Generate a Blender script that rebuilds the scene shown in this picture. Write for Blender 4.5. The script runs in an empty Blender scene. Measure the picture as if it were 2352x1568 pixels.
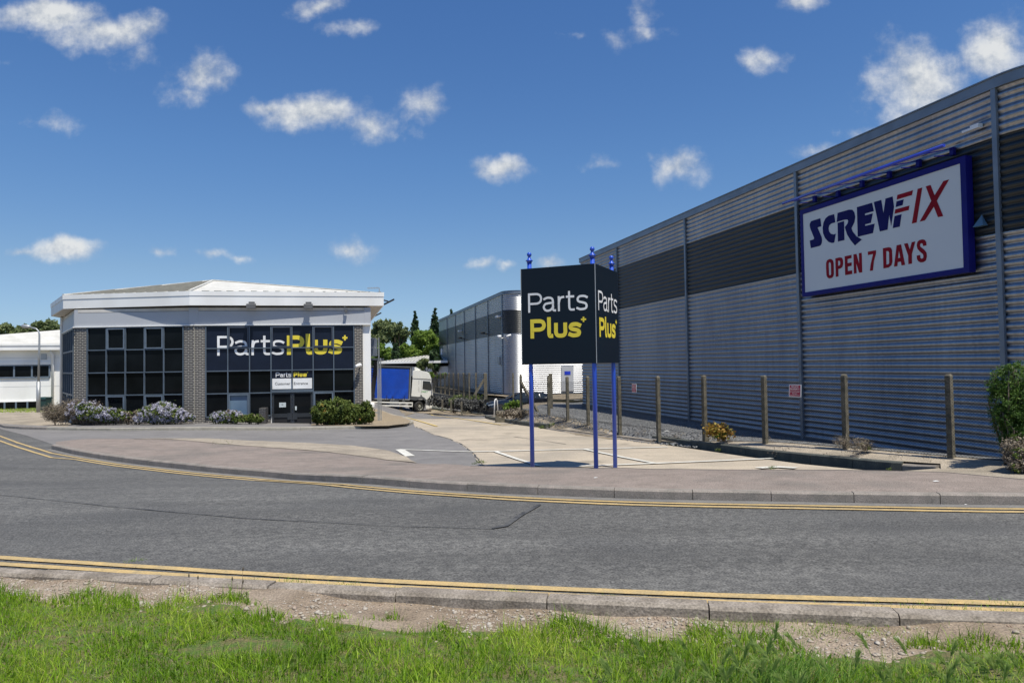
import bpy, bmesh, math, random
import numpy as np
from mathutils import Vector, Matrix
from mathutils.geometry import delaunay_2d_cdt, tessellate_polygon

random.seed(7); RNG = np.random.default_rng(7)
SC = bpy.context.scene
COL = SC.collection
R = math.radians

# ------------------------------------------------------------------ camera
CZ = 1.6
FPX, W0, H0 = 1600.0, 2352.0, 1568.0        # focal length and size, in units of the studied picture
PITCH, ROLL = math.atan(51.6/1600), 0.0145
r0, f0, u0 = Vector((1,0,0)), Vector((0,math.cos(PITCH),math.sin(PITCH))), Vector((0,-math.sin(PITCH),math.cos(PITCH)))
rC = r0*math.cos(ROLL)-u0*math.sin(ROLL); uC = u0*math.cos(ROLL)+r0*math.sin(ROLL)
cam = bpy.data.cameras.new('camera'); camo = bpy.data.objects.new('camera', cam); COL.objects.link(camo)
m = Matrix.Identity(4)
for i in range(3): m[i][0] = rC[i]; m[i][1] = uC[i]; m[i][2] = -f0[i]
m[2][3] = CZ
camo.matrix_world = m
cam.sensor_width = 36; cam.lens = FPX/W0*36; cam.clip_end = 3000; cam.clip_start = 0.05
SC.camera = camo
CAM = Vector((0,0,CZ))
def ray(px, py):
    return f0 + rC*((px-W0/2)/FPX) + uC*((H0/2-py)/FPX)

# ------------------------------------------------------------------ light, sky, exposure
SUN = Vector((0.25,-0.36,1.0)).normalized()
sun_el = math.asin(SUN.z)
SC.view_settings.view_transform = 'Standard'; SC.view_settings.look = 'None'
SC.view_settings.gamma = 1; SC.view_settings.exposure = 0.3
ld = bpy.data.lights.new('sun', 'SUN'); ld.energy = 4.5; ld.angle = R(0.53); ld.color = (1,0.945,0.83)
lo = bpy.data.objects.new('sun', ld); COL.objects.link(lo)
lo.rotation_euler = SUN.to_track_quat('Z','Y').to_euler(); lo.location = (0,-20,60)
wd = bpy.data.worlds.new('World'); SC.world = wd; wd.use_nodes = True
nt = wd.node_tree; nt.nodes.clear()
def N(t, **k):
    n = nt.nodes.new(t)
    for a, b in k.items(): setattr(n, a, b)
    return n
def link(a, b): nt.links.new(a, b)
def math_(op, a, b=None, c=None, clamp=False):
    n = N('ShaderNodeMath', operation=op); n.use_clamp = clamp
    for i, v in enumerate((a, b, c)):
        if v is None: continue
        if isinstance(v, (int, float)): n.inputs[i].default_value = v
        else: link(v, n.inputs[i])
    return n.outputs[0]
def vmath(op, a, b=None, c=None):
    n = N('ShaderNodeVectorMath', operation=op)
    for i, v in enumerate((a, b, c)):
        if v is None: continue
        if isinstance(v, (tuple, list)): n.inputs[i].default_value = v
        else: link(v, n.inputs[i])
    return n.outputs['Value'] if op == 'LENGTH' else n.outputs[0]
sky = N('ShaderNodeTexSky', sky_type='NISHITA'); sky.sun_disc = False
sky.sun_elevation = sun_el; sky.sun_rotation = math.atan2(SUN.x, SUN.y)
sky.altitude = 0; sky.air_density = 1.0; sky.dust_density = 0.25; sky.ozone_density = 3.0
hsv = N('ShaderNodeHueSaturation'); link(sky.outputs[0], hsv.inputs['Color'])
hsv.inputs['Saturation'].default_value = 1.14; hsv.inputs['Value'].default_value = 1.0
tc = N('ShaderNodeTexCoord'); sep = N('ShaderNodeSeparateXYZ'); link(tc.outputs['Generated'], sep.inputs[0])
ay = math_('MAXIMUM', math_('ABSOLUTE', sep.outputs['Y']), 0.05)
comb = N('ShaderNodeCombineXYZ')
link(math_('DIVIDE', sep.outputs['X'], ay), comb.inputs[0]); link(math_('DIVIDE', sep.outputs['Z'], ay), comb.inputs[1])
nz = N('ShaderNodeTexNoise'); nz.inputs['Scale'].default_value = 9; nz.inputs['Detail'].default_value = 7; nz.inputs['Roughness'].default_value = 0.62
link(comb.outputs[0], nz.inputs['Vector'])
nw = N('ShaderNodeTexNoise'); nw.inputs['Scale'].default_value = 14; nw.inputs['Detail'].default_value = 5; nw.inputs['Roughness'].default_value = 0.55
link(comb.outputs[0], nw.inputs['Vector'])
warp = vmath('MULTIPLY_ADD', nw.outputs['Color'], (0.055,0.04,0), (-0.0275,-0.02,0))
pw = vmath('ADD', comb.outputs[0], warp)
CLOUDS = [(110,35,150,42,1.25),(250,75,140,50,1.1),(330,130,70,60,.55),(455,180,105,58,1.0),(420,215,60,40,.8),(720,262,135,52,1.3),(620,250,75,30,.9),(850,295,70,45,.9),
 (968,238,70,55,.95),(945,290,40,40,.4),(1155,392,80,36,1.0),(1545,388,85,48,1.0),(1500,362,50,25,.6),(2110,190,140,110,1.25),(2290,110,105,85,1.15),(2070,130,60,50,.7),(1990,308,65,26,.85),
 (1870,352,80,26,.75),(735,15,80,30,.9),(800,65,70,26,.6),(1480,25,35,45,.55),(1410,92,50,32,.5),(1480,75,50,22,.4),(1322,80,50,18,.5),(1750,138,55,34,.7),(1850,8,70,24,.7),
 (155,572,95,36,1.25),(365,577,40,20,.8),(38,577,60,16,.6),(490,583,50,18,.8),(550,590,40,14,.75),(800,570,65,32,.75),(1100,607,42,18,.8),(1258,602,50,22,.9),(1160,610,30,12,.6),(80,275,100,22,.4),(1400,372,60,18,.35),(10,150,60,14,.3)]
acc = None
for (cx, cy, rx, ry, w) in CLOUDS:
    rx *= 1.2; ry *= 1.18
    d = ray(cx, cy); c = (d.x/d.y, d.z/d.y); ir = (FPX/rx, FPX/ry)
    v = vmath('MULTIPLY_ADD', pw, (ir[0], ir[1], 0), (-c[0]*ir[0], -c[1]*ir[1], 0))
    val = math_('MULTIPLY_ADD', vmath('LENGTH', v), -w, w)
    acc = val if acc is None else math_('MAXIMUM', acc, val)
fy = math_('GREATER_THAN', sep.outputs['Y'], 0.05)
front = math_('MULTIPLY', math_('MAXIMUM', acc, -1.0), 1.0)
# loose cumulus over the rest of the sky
nb = N('ShaderNodeTexNoise'); nb.inputs['Scale'].default_value = 3.1; nb.inputs['Detail'].default_value = 3
link(tc.outputs['Generated'], nb.inputs['Vector'])
back = math_('MULTIPLY_ADD', nb.outputs['Fac'], 3.5, -2.1)
dens0 = math_('ADD', math_('MULTIPLY', front, fy), math_('MULTIPLY', back, math_('SUBTRACT', 1.0, fy)))
nz.inputs['Scale'].default_value = 13; nz.inputs['Detail'].default_value = 9; nz.inputs['Roughness'].default_value = 0.6
nz2 = N('ShaderNodeTexNoise'); nz2.inputs['Scale'].default_value = 13; nz2.inputs['Detail'].default_value = 5; nz2.inputs['Roughness'].default_value = 0.6
link(vmath('ADD', comb.outputs[0], (0.004, 0.013, 0)), nz2.inputs['Vector'])
dens = math_('ADD', dens0, math_('MULTIPLY_ADD', nz.outputs['Fac'], 2.1, -1.12))
mr = N('ShaderNodeMapRange', interpolation_type='SMOOTHSTEP'); link(dens, mr.inputs[0])
mr.inputs[1].default_value = 0.0; mr.inputs[2].default_value = 1.0; mr.inputs[3].default_value = 0; mr.inputs[4].default_value = 0.9
lit = math_('MULTIPLY_ADD', math_('SUBTRACT', nz.outputs['Fac'], nz2.outputs['Fac']), 4.5, 0.55)
lit2 = math_('MULTIPLY', lit, math_('MULTIPLY_ADD', dens, 0.5, 0.75), clamp=True)
cmx = N('ShaderNodeMix', data_type='RGBA'); link(lit2, cmx.inputs[0])
cmx.inputs[6].default_value = (0.44,0.49,0.56,1); cmx.inputs[7].default_value = (0.80,0.81,0.80,1)
rmp = N('ShaderNodeValToRGB'); link(sep.outputs['Z'], rmp.inputs[0]); e = rmp.color_ramp.elements
e[0].position = 0.0; e[0].color = (.42,.58,.95,1); e[1].position = .5; e[1].color = (.68,.82,1.0,1)
x_ = e.new(.05); x_.color = (.56,.66,.88,1); x_ = e.new(.13); x_.color = (.69,.72,.80,1); x_ = e.new(.28); x_.color = (.70,.80,.92,1)
tint = vmath('MULTIPLY', hsv.outputs[0], rmp.outputs[0])
bg = N('ShaderNodeBackground'); link(tint, bg.inputs[0]); bg.inputs[1].default_value = 0.103
bc = N('ShaderNodeBackground'); link(cmx.outputs[2], bc.inputs[0]); bc.inputs[1].default_value = 0.82
ms = N('ShaderNodeMixShader'); link(mr.outputs[0], ms.inputs[0]); link(bg.outputs[0], ms.inputs[1]); link(bc.outputs[0], ms.inputs[2])
wo = N('ShaderNodeOutputWorld'); link(ms.outputs[0], wo.inputs[0])

# ------------------------------------------------------------------ materials
def mat(name, col, rough=0.75, metal=0.0, col2=None, scale=2.0, detail=5, lo_=0.35, hi=0.65, fine=0.0, fscale=120.0, bump=0.0, bscale=None, spec=0.5, coords='Object', stretch=(1,1,1), col3=None, scale3=0.4, coat=0.0, bdist=0.01, bands=0.0, spots=0.0):
    mt = bpy.data.materials.new(name); mt.use_nodes = True
    t = mt.node_tree; b = t.nodes['Principled BSDF']
    def n(tp): return t.nodes.new(tp)
    b.inputs['Roughness'].default_value = rough; b.inputs['Metallic'].default_value = metal
    b.inputs['Specular IOR Level'].default_value = spec; b.inputs['Coat Weight'].default_value = coat
    tcn = n('ShaderNodeTexCoord'); mp = n('ShaderNodeMapping'); mp.inputs['Scale'].default_value = stretch
    t.links.new(tcn.outputs[coords], mp.inputs[0])
    cur = None
    if col2 is None: col2 = tuple(c*0.8 for c in col)
    def noise(s, d=5):
        x = n('ShaderNodeTexNoise'); x.inputs['Scale'].default_value = s; x.inputs['Detail'].default_value = d; t.links.new(mp.outputs[0], x.inputs['Vector']); return x
    def mix(fac, a, bb):
        x = n('ShaderNodeMix'); x.data_type = 'RGBA'; t.links.new(fac, x.inputs[0])
        for i, v in ((6, a), (7, bb)):
            if isinstance(v, tuple): x.inputs[i].default_value = (*v, 1)
            else: t.links.new(v, x.inputs[i])
        return x.outputs[2]
    def mrange(v, a, bb, c=0, d=1):
        x = n('ShaderNodeMapRange'); t.links.new(v, x.inputs[0])
        for i, q in enumerate((a, bb, c, d)): x.inputs[i+1].default_value = q
        return x.outputs[0]
    cur = mix(mrange(noise(scale, detail).outputs['Fac'], lo_, hi), col, col2)
    if col3: cur = mix(mrange(noise(scale3, 4).outputs['Fac'], 0.48, 0.68), cur, col3)
    def scale_by(v, fac):
        x = n('ShaderNodeVectorMath'); x.operation = 'SCALE'; t.links.new(v, x.inputs[0]); t.links.new(fac, x.inputs['Scale']); return x.outputs[0]
    if bands > 0:      # long worn tracks running with the traffic
        m2 = n('ShaderNodeMapping'); m2.inputs['Scale'].default_value = (.07,.9,1); m2.inputs['Rotation'].default_value = (0,0,.05); t.links.new(tcn.outputs[coords], m2.inputs[0])
        bn = n('ShaderNodeTexNoise'); bn.inputs['Scale'].default_value = 1.6; bn.inputs['Detail'].default_value = 3; t.links.new(m2.outputs[0], bn.inputs['Vector'])
        cur = scale_by(cur, mrange(bn.outputs['Fac'], .35, .65, 1-bands, 1+bands))
    if spots > 0:      # oil drips and stains
        for s_, th_ in ((2.3, .66), (.8, .64)):
            cur = scale_by(cur, mrange(noise(s_, 3).outputs['Fac'], th_, th_+.05, 1, 1-spots))
    if fine > 0:
        fz = noise(fscale, 2)
        g = mrange(fz.outputs['Fac'], 0.3, 0.7, 1-fine, 1+fine)
        x = n('ShaderNodeVectorMath'); x.operation = 'SCALE'; t.links.new(cur, x.inputs[0]); t.links.new(g, x.inputs['Scale']); cur = x.outputs[0]
    t.links.new(cur, b.inputs['Base Color'])
    if bump > 0:
        bz = noise(bscale or fscale, 4); bp = n('ShaderNodeBump'); bp.inputs['Strength'].default_value = bump; bp.inputs['Distance'].default_value = bdist
        t.links.new(bz.outputs['Fac'], bp.inputs['Height']); t.links.new(bp.outputs[0], b.inputs['Normal'])
    return mt

def leafmat(name, a, b_, c, trans=0.25, rough=0.55):
    mt = bpy.data.materials.new(name); mt.use_nodes = True
    t = mt.node_tree; b = t.nodes['Principled BSDF']; b.inputs['Roughness'].default_value = rough; b.inputs['Specular IOR Level'].default_value = 0.3
    at = t.nodes.new('ShaderNodeAttribute'); at.attribute_name = 'var'
    rp = t.nodes.new('ShaderNodeValToRGB'); t.links.new(at.outputs['Fac'], rp.inputs[0])
    e = rp.color_ramp.elements; e[0].color = (*a, 1); e[1].color = (*c, 1); x = e.new(0.5); x.color = (*b_, 1)
    t.links.new(rp.outputs[0], b.inputs['Base Color'])
    tr = t.nodes.new('ShaderNodeBsdfTranslucent'); t.links.new(rp.outputs[0], tr.inputs[0])
    mx = t.nodes.new('ShaderNodeMixShader'); mx.inputs[0].default_value = trans
    t.links.new(b.outputs[0], mx.inputs[1]); t.links.new(tr.outputs[0], mx.inputs[2])
    t.links.new(mx.outputs[0], t.nodes['Material Output'].inputs[0])
    return mt

def brickmat(name, c1, c2, mortar, bw=0.225, bh=0.075, ms_=0.012):
    mt = bpy.data.materials.new(name); mt.use_nodes = True
    t = mt.node_tree; b = t.nodes['Principled BSDF']; b.inputs['Roughness'].default_value = 0.6
    tcn = t.nodes.new('ShaderNodeTexCoord'); br = t.nodes.new('ShaderNodeTexBrick'); t.links.new(tcn.outputs['UV'], br.inputs['Vector'])
    br.inputs['Scale'].default_value = 1; br.inputs['Brick Width'].default_value = bw; br.inputs['Row Height'].default_value = bh
    br.inputs['Mortar Size'].default_value = ms_; br.inputs['Color1'].default_value = (*c1, 1); br.inputs['Color2'].default_value = (*c2, 1); br.inputs['Mortar'].default_value = (*mortar, 1)
    br.inputs['Mortar Smooth'].default_value = 0.1
    nzz = t.nodes.new('ShaderNodeTexNoise'); nzz.inputs['Scale'].default_value = 9; t.links.new(tcn.outputs['UV'], nzz.inputs['Vector'])
    mr_ = t.nodes.new('ShaderNodeMapRange'); mr_.inputs[3].default_value = 0.75; mr_.inputs[4].default_value = 1.25; t.links.new(nzz.outputs['Fac'], mr_.inputs[0])
    x = t.nodes.new('ShaderNodeVectorMath'); x.operation = 'SCALE'; t.links.new(br.outputs['Color'], x.inputs[0]); t.links.new(mr_.outputs[0], x.inputs['Scale'])
    t.links.new(x.outputs[0], b.inputs['Base Color'])
    bp = t.nodes.new('ShaderNodeBump'); bp.inputs['Strength'].default_value = 0.6; bp.inputs['Distance'].default_value = 0.006; bp.invert = True
    t.links.new(br.outputs['Fac'], bp.inputs['Height']); t.links.new(bp.outputs[0], b.inputs['Normal'])
    return mt

M = {}
M['asphalt'] = mat('asphalt', (.086,.084,.079), .9, col2=(.125,.122,.113), scale=14, detail=10, lo_=.42, hi=.6, fine=.6, fscale=70, bump=.5, bscale=80, stretch=(.8,1.0,1), col3=(.078,.077,.074), scale3=.45, bdist=.006, bands=.13, spots=.10)
M['lane'] = mat('lane_asphalt', (.165,.157,.152), .9, col2=(.20,.19,.182), scale=2.2, detail=7, fine=.3, fscale=70, bump=.3, bscale=80, col3=(.15,.143,.138), scale3=.3, bands=.06, spots=.14)
M['gutter'] = mat('gutter', (.14,.135,.13), .9, col2=(.18,.17,.155), scale=4, fine=.25, fscale=60)
M['seam'] = mat('tar_seam', (.035,.036,.038), .8, col2=(.085,.084,.082), detail=8, lo_=.4, hi=.6, scale=6)
M['pave'] = mat('red_pavement', (.205,.168,.142), .9, col2=(.255,.21,.18), scale=3, detail=8, fine=.5, fscale=75, bump=.4, bscale=80, col3=(.17,.148,.128), scale3=.7, spots=.13)
M['patch'] = mat('patch', (.165,.142,.125), .9, fine=.3)
M['concrete'] = mat('lot_concrete', (.43,.365,.28), .9, col2=(.355,.305,.235), scale=1.6, detail=8, lo_=.42, hi=.68, fine=.25, fscale=55, bump=.3, bscale=60, col3=(.31,.27,.215), scale3=.5, spots=.2)
M['tan'] = mat('tan_grit', (.37,.315,.245), .95, col2=(.28,.24,.185), scale=3.2, detail=9, fine=.45, fscale=60, bump=.5, bscale=50, col3=(.22,.19,.15), scale3=.9)
M['kerb'] = mat('kerb_stone', (.27,.235,.205), .85, col2=(.20,.18,.155), scale=5, detail=8, fine=.3, fscale=90, bump=.3, bscale=60)
M['kerbn'] = mat('kerb_stone_worn', (.31,.27,.225), .9, col2=(.20,.17,.135), scale=7, detail=9, fine=.35, fscale=70, bump=.5, bscale=50, col3=(.15,.125,.10), scale3=2.2)
M['kerbd'] = mat('kerb_stone_dark', (.095,.10,.085), .85, col2=(.06,.065,.06), scale=5, detail=8, fine=.3, fscale=70, bump=.3)
M['kerbl'] = mat('kerb_stone_light', (.36,.335,.28), .85, col2=(.29,.27,.22), scale=5, detail=8, fine=.25, fscale=70)
M['kjoint'] = mat('kerb_joint', (.04,.04,.035), .9)
M['yellow'] = mat('yellow_paint', (.50,.355,.15), .8, col2=(.36,.275,.14), scale=9, detail=9, lo_=.35, hi=.7, fine=.18, fscale=60, bump=.2)
M['yellowl'] = mat('yellow_paint_lot', (.62,.44,.10), .8, col2=(.5,.4,.2), scale=6, detail=8, fine=.2)
M['white'] = mat('white_marking', (.66,.65,.60), .8, col2=(.52,.5,.44), scale=5, detail=8, fine=.15, fscale=60)
M['soil'] = mat('verge_soil', (.27,.21,.15), .95, col2=(.165,.125,.085), scale=5, detail=9, fine=.4, fscale=80, bump=.8, bscale=35, col3=(.31,.25,.19), scale3=1.3, bdist=.02)
M['earth'] = mat('earth', (.13,.115,.045), .95, col2=(.075,.125,.02), scale=14, detail=9, lo_=.4, hi=.6, fine=.5, fscale=90, bump=.8, bscale=60, bdist=.02)
M['field'] = mat('field', (.09,.12,.035), .95, col2=(.14,.12,.07), scale=.6, detail=6, fine=.3, fscale=10)
M['gravel'] = mat('grey_gravel', (.20,.20,.20), .95, col2=(.075,.078,.082), scale=38, detail=3, lo_=.42, hi=.58, fine=.4, fscale=16, bump=1.0, bscale=38, bdist=.03)
M['bed'] = mat('tan_gravel_bed', (.36,.29,.20), .95, col2=(.18,.14,.09), scale=22, detail=4, fine=.4, fscale=40, bump=.8, bscale=30, bdist=.03)
M['bank'] = mat('bank_dirt', (.27,.215,.15), .95, col2=(.15,.125,.085), scale=3.5, detail=9, fine=.45, fscale=30, bump=.8, bscale=20, col3=(.33,.28,.21), scale3=.8, bdist=.03)
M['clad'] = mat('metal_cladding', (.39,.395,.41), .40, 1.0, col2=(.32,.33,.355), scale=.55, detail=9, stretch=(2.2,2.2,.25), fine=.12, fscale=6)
M['cladlit'] = mat('metal_cladding_lit', (.50,.51,.53), .36, .95, col2=(.44,.45,.47), scale=.5, stretch=(2,2,.3))  # same sheeting as the near wall, base lightened to read as sunlit
M['cladd'] = mat('dark_cladding', (.026,.031,.034), .34, .15, col2=(.018,.022,.026), scale=.7)
M['trim'] = mat('metal_trim', (.22,.25,.29), .45, .5)
M['trimd'] = mat('metal_trim_dark', (.10,.12,.145), .45, .4)
M['plinth'] = mat('plinth', (.07,.075,.08), .7)
M['roofm'] = mat('roof_membrane', (.25,.26,.27), .8)
M['signw'] = mat('sign_white', (.62,.65,.66), .5, col2=(.59,.62,.64), scale=.6, spec=.2)
M['signb'] = mat('sign_blue', (.012,.012,.16), .45, spec=.15)
M['barb'] = mat('bar_blue', (.03,.06,.52), .25, coat=.4)
M['txtb'] = mat('text_blue', (.010,.010,.10), .5, spec=.08)
M['txtr'] = mat('text_red', (.27,.008,.02), .5, spec=.08)
M['navy'] = mat('navy_panel', (.004,.0105,.0185), .45, col2=(.0045,.009,.016), spec=.25, scale=.5)
M['navyw'] = mat('navy_vinyl', (.010,.015,.031), .3, spec=.25)
M['ltw'] = mat('letter_white', (.86,.86,.85), .5, col2=(.70,.70,.69))
M['lty'] = mat('letter_yellow', (.76,.62,.05), .5, col2=(.73,.59,.045))
M['post'] = mat('blue_post', (.022,.085,.52), .3, col2=(.02,.075,.46), scale=3, coat=.3)
M['whitec'] = mat('white_cladding', (.86,.86,.84), .5, col2=(.75,.745,.72), scale=.7, stretch=(1,1,.3))
M['frieze'] = mat('grey_cladding', (.44,.455,.48), .5, col2=(.41,.425,.45), scale=.6)
M['soffit'] = mat('soffit', (.62,.59,.54), .6)
M['roofp'] = mat('roof_sheet', (.64,.62,.565), .6, col2=(.52,.505,.45), scale=1.4, detail=8, fine=.1, fscale=8)
M['seamr2'] = mat('roof_seam_light', (.25,.24,.20), .6)
M['seamr'] = mat('roof_seam', (.16,.16,.15), .6)
M['glass'] = mat('dark_glass', (.003,.004,.005), .035, spec=.10, col2=(.007,.009,.011), scale=.8)
M['glassb'] = mat('blue_blind', (.13,.20,.28), .15, col2=(.10,.16,.24), scale=.9)
M['frame'] = mat('window_frame_blue_grey', (.095,.125,.16), .45)
M['framel'] = mat('vent_frame', (.135,.175,.225), .45)
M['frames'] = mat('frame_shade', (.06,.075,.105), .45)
M['door'] = mat('door_frame', (.028,.032,.038), .4)
M['brick'] = brickmat('dark_brick', (.045,.041,.041), (.07,.063,.06), (.46,.43,.37), ms_=.0085)
M['brickd'] = brickmat('dwarf_brick', (.035,.033,.035), (.055,.05,.05), (.11,.105,.10))
M['alu'] = mat('galvanised', (.42,.44,.45), .5, .6)
M['blackm'] = mat('black_metal', (.018,.018,.02), .5)
M['lampg'] = mat('lamp_grey', (.13,.13,.13), .5)
M['paper'] = mat('paper', (.62,.68,.68), .7)
M['txtg'] = mat('text_grey', (.06,.06,.06), .6)
M['cpost'] = mat('concrete_post', (.17,.15,.11), .95, col2=(.085,.078,.058), scale=9, detail=8, fine=.3, fscale=60, bump=.4, bscale=50)
M['wire'] = mat('fence_wire', (.035,.042,.045), .6, .3)
M['truckb'] = mat('tarpaulin_blue', (.006,.065,.46), .38, col2=(.008,.055,.36), scale=1.2, bump=.5, bscale=1.4, bdist=.05)
M['truckw'] = mat('truck_white', (.84,.83,.77), .3, col2=(.79,.78,.71), coat=.4)
M['truckg'] = mat('truck_grey', (.09,.095,.10), .5)
M['black'] = mat('black_plastic', (.012,.012,.013), .6)
M['tyre'] = mat('tyre', (.025,.025,.025), .85)
M['rim'] = mat('rim', (.42,.42,.36), .4, .4)
M['rimc'] = mat('car_rim', (.16,.16,.17), .3, .7)
M['carp'] = mat('car_paint', (.006,.007,.012), .16, .2, coat=1.0)
M['carg'] = mat('car_glass', (.02,.028,.032), .04, spec=.8)
M['lens'] = mat('head_lamp', (.45,.55,.65), .1, .2)
M['redl'] = mat('tail_lamp', (.45,.01,.015), .2)
M['green'] = mat('cabinet_green', (.015,.05,.045), .5)
M['greent'] = mat('text_green', (.12,.42,.12), .5)
M['bark'] = mat('bark', (.10,.08,.055), .95, col2=(.06,.05,.035), scale=6, bump=.5, bscale=12)
M['twig'] = mat('twig', (.13,.10,.075), .95)
M['tarp'] = mat('dark_brush', (.05,.052,.055), .9, col2=(.02,.02,.022), scale=9, bump=1, bscale=12, bdist=.1)
M['skin'] = mat('skin', (.45,.25,.18), .6)
M['vest'] = mat('vest', (.35,.55,.08), .7)
M['litter'] = mat('litter', (.72,.72,.70), .8)
M['stone'] = mat('pebbles', (.30,.25,.19), .85, col2=(.44,.40,.34), scale=12, detail=2, col3=(.30,.21,.15), scale3=8)
M['l_tree'] = leafmat('leaves_mid', (.06,.10,.03), (.11,.17,.05), (.18,.25,.08), .35)
M['l_light'] = leafmat('leaves_light', (.10,.16,.03), (.17,.27,.045), (.28,.38,.07), .42)
M['l_olive'] = leafmat('leaves_olive', (.125,.165,.065), (.21,.26,.11), (.31,.35,.17), .42)
M['l_dark'] = leafmat('leaves_dark', (.022,.048,.02), (.042,.08,.032), (.07,.115,.045), .2)
M['l_hedge'] = leafmat('leaves_hedge', (.05,.08,.018), (.11,.155,.032), (.21,.24,.06), .32)
M['l_cyp'] = leafmat('leaves_cypress', (.03,.07,.014), (.07,.14,.022), (.14,.22,.035), .3)
M['l_brown'] = leafmat('leaves_dry', (.13,.105,.075), (.24,.20,.15), (.36,.31,.24), .2)
M['l_lilac'] = leafmat('blossom', (.36,.35,.43), (.53,.52,.61), (.68,.67,.73), .35)
M['l_autumn'] = leafmat('leaves_autumn', (.26,.10,.03), (.36,.23,.05), (.25,.30,.06), .3)
M['l_weed'] = leafmat('leaves_weed', (.07,.12,.02), (.14,.20,.04), (.26,.28,.09), .3)
M['l_grass'] = leafmat('grass_blades', (.095,.20,.010), (.24,.40,.020), (.47,.56,.08), .38, .5)
M['l_dry'] = leafmat('dry_blades', (.19,.15,.08), (.28,.24,.13), (.36,.33,.2), .2)
M['l_wheat'] = leafmat('wheat_blades', (.08,.18,.03), (.18,.32,.05), (.50,.58,.20), .4, .5)

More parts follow.
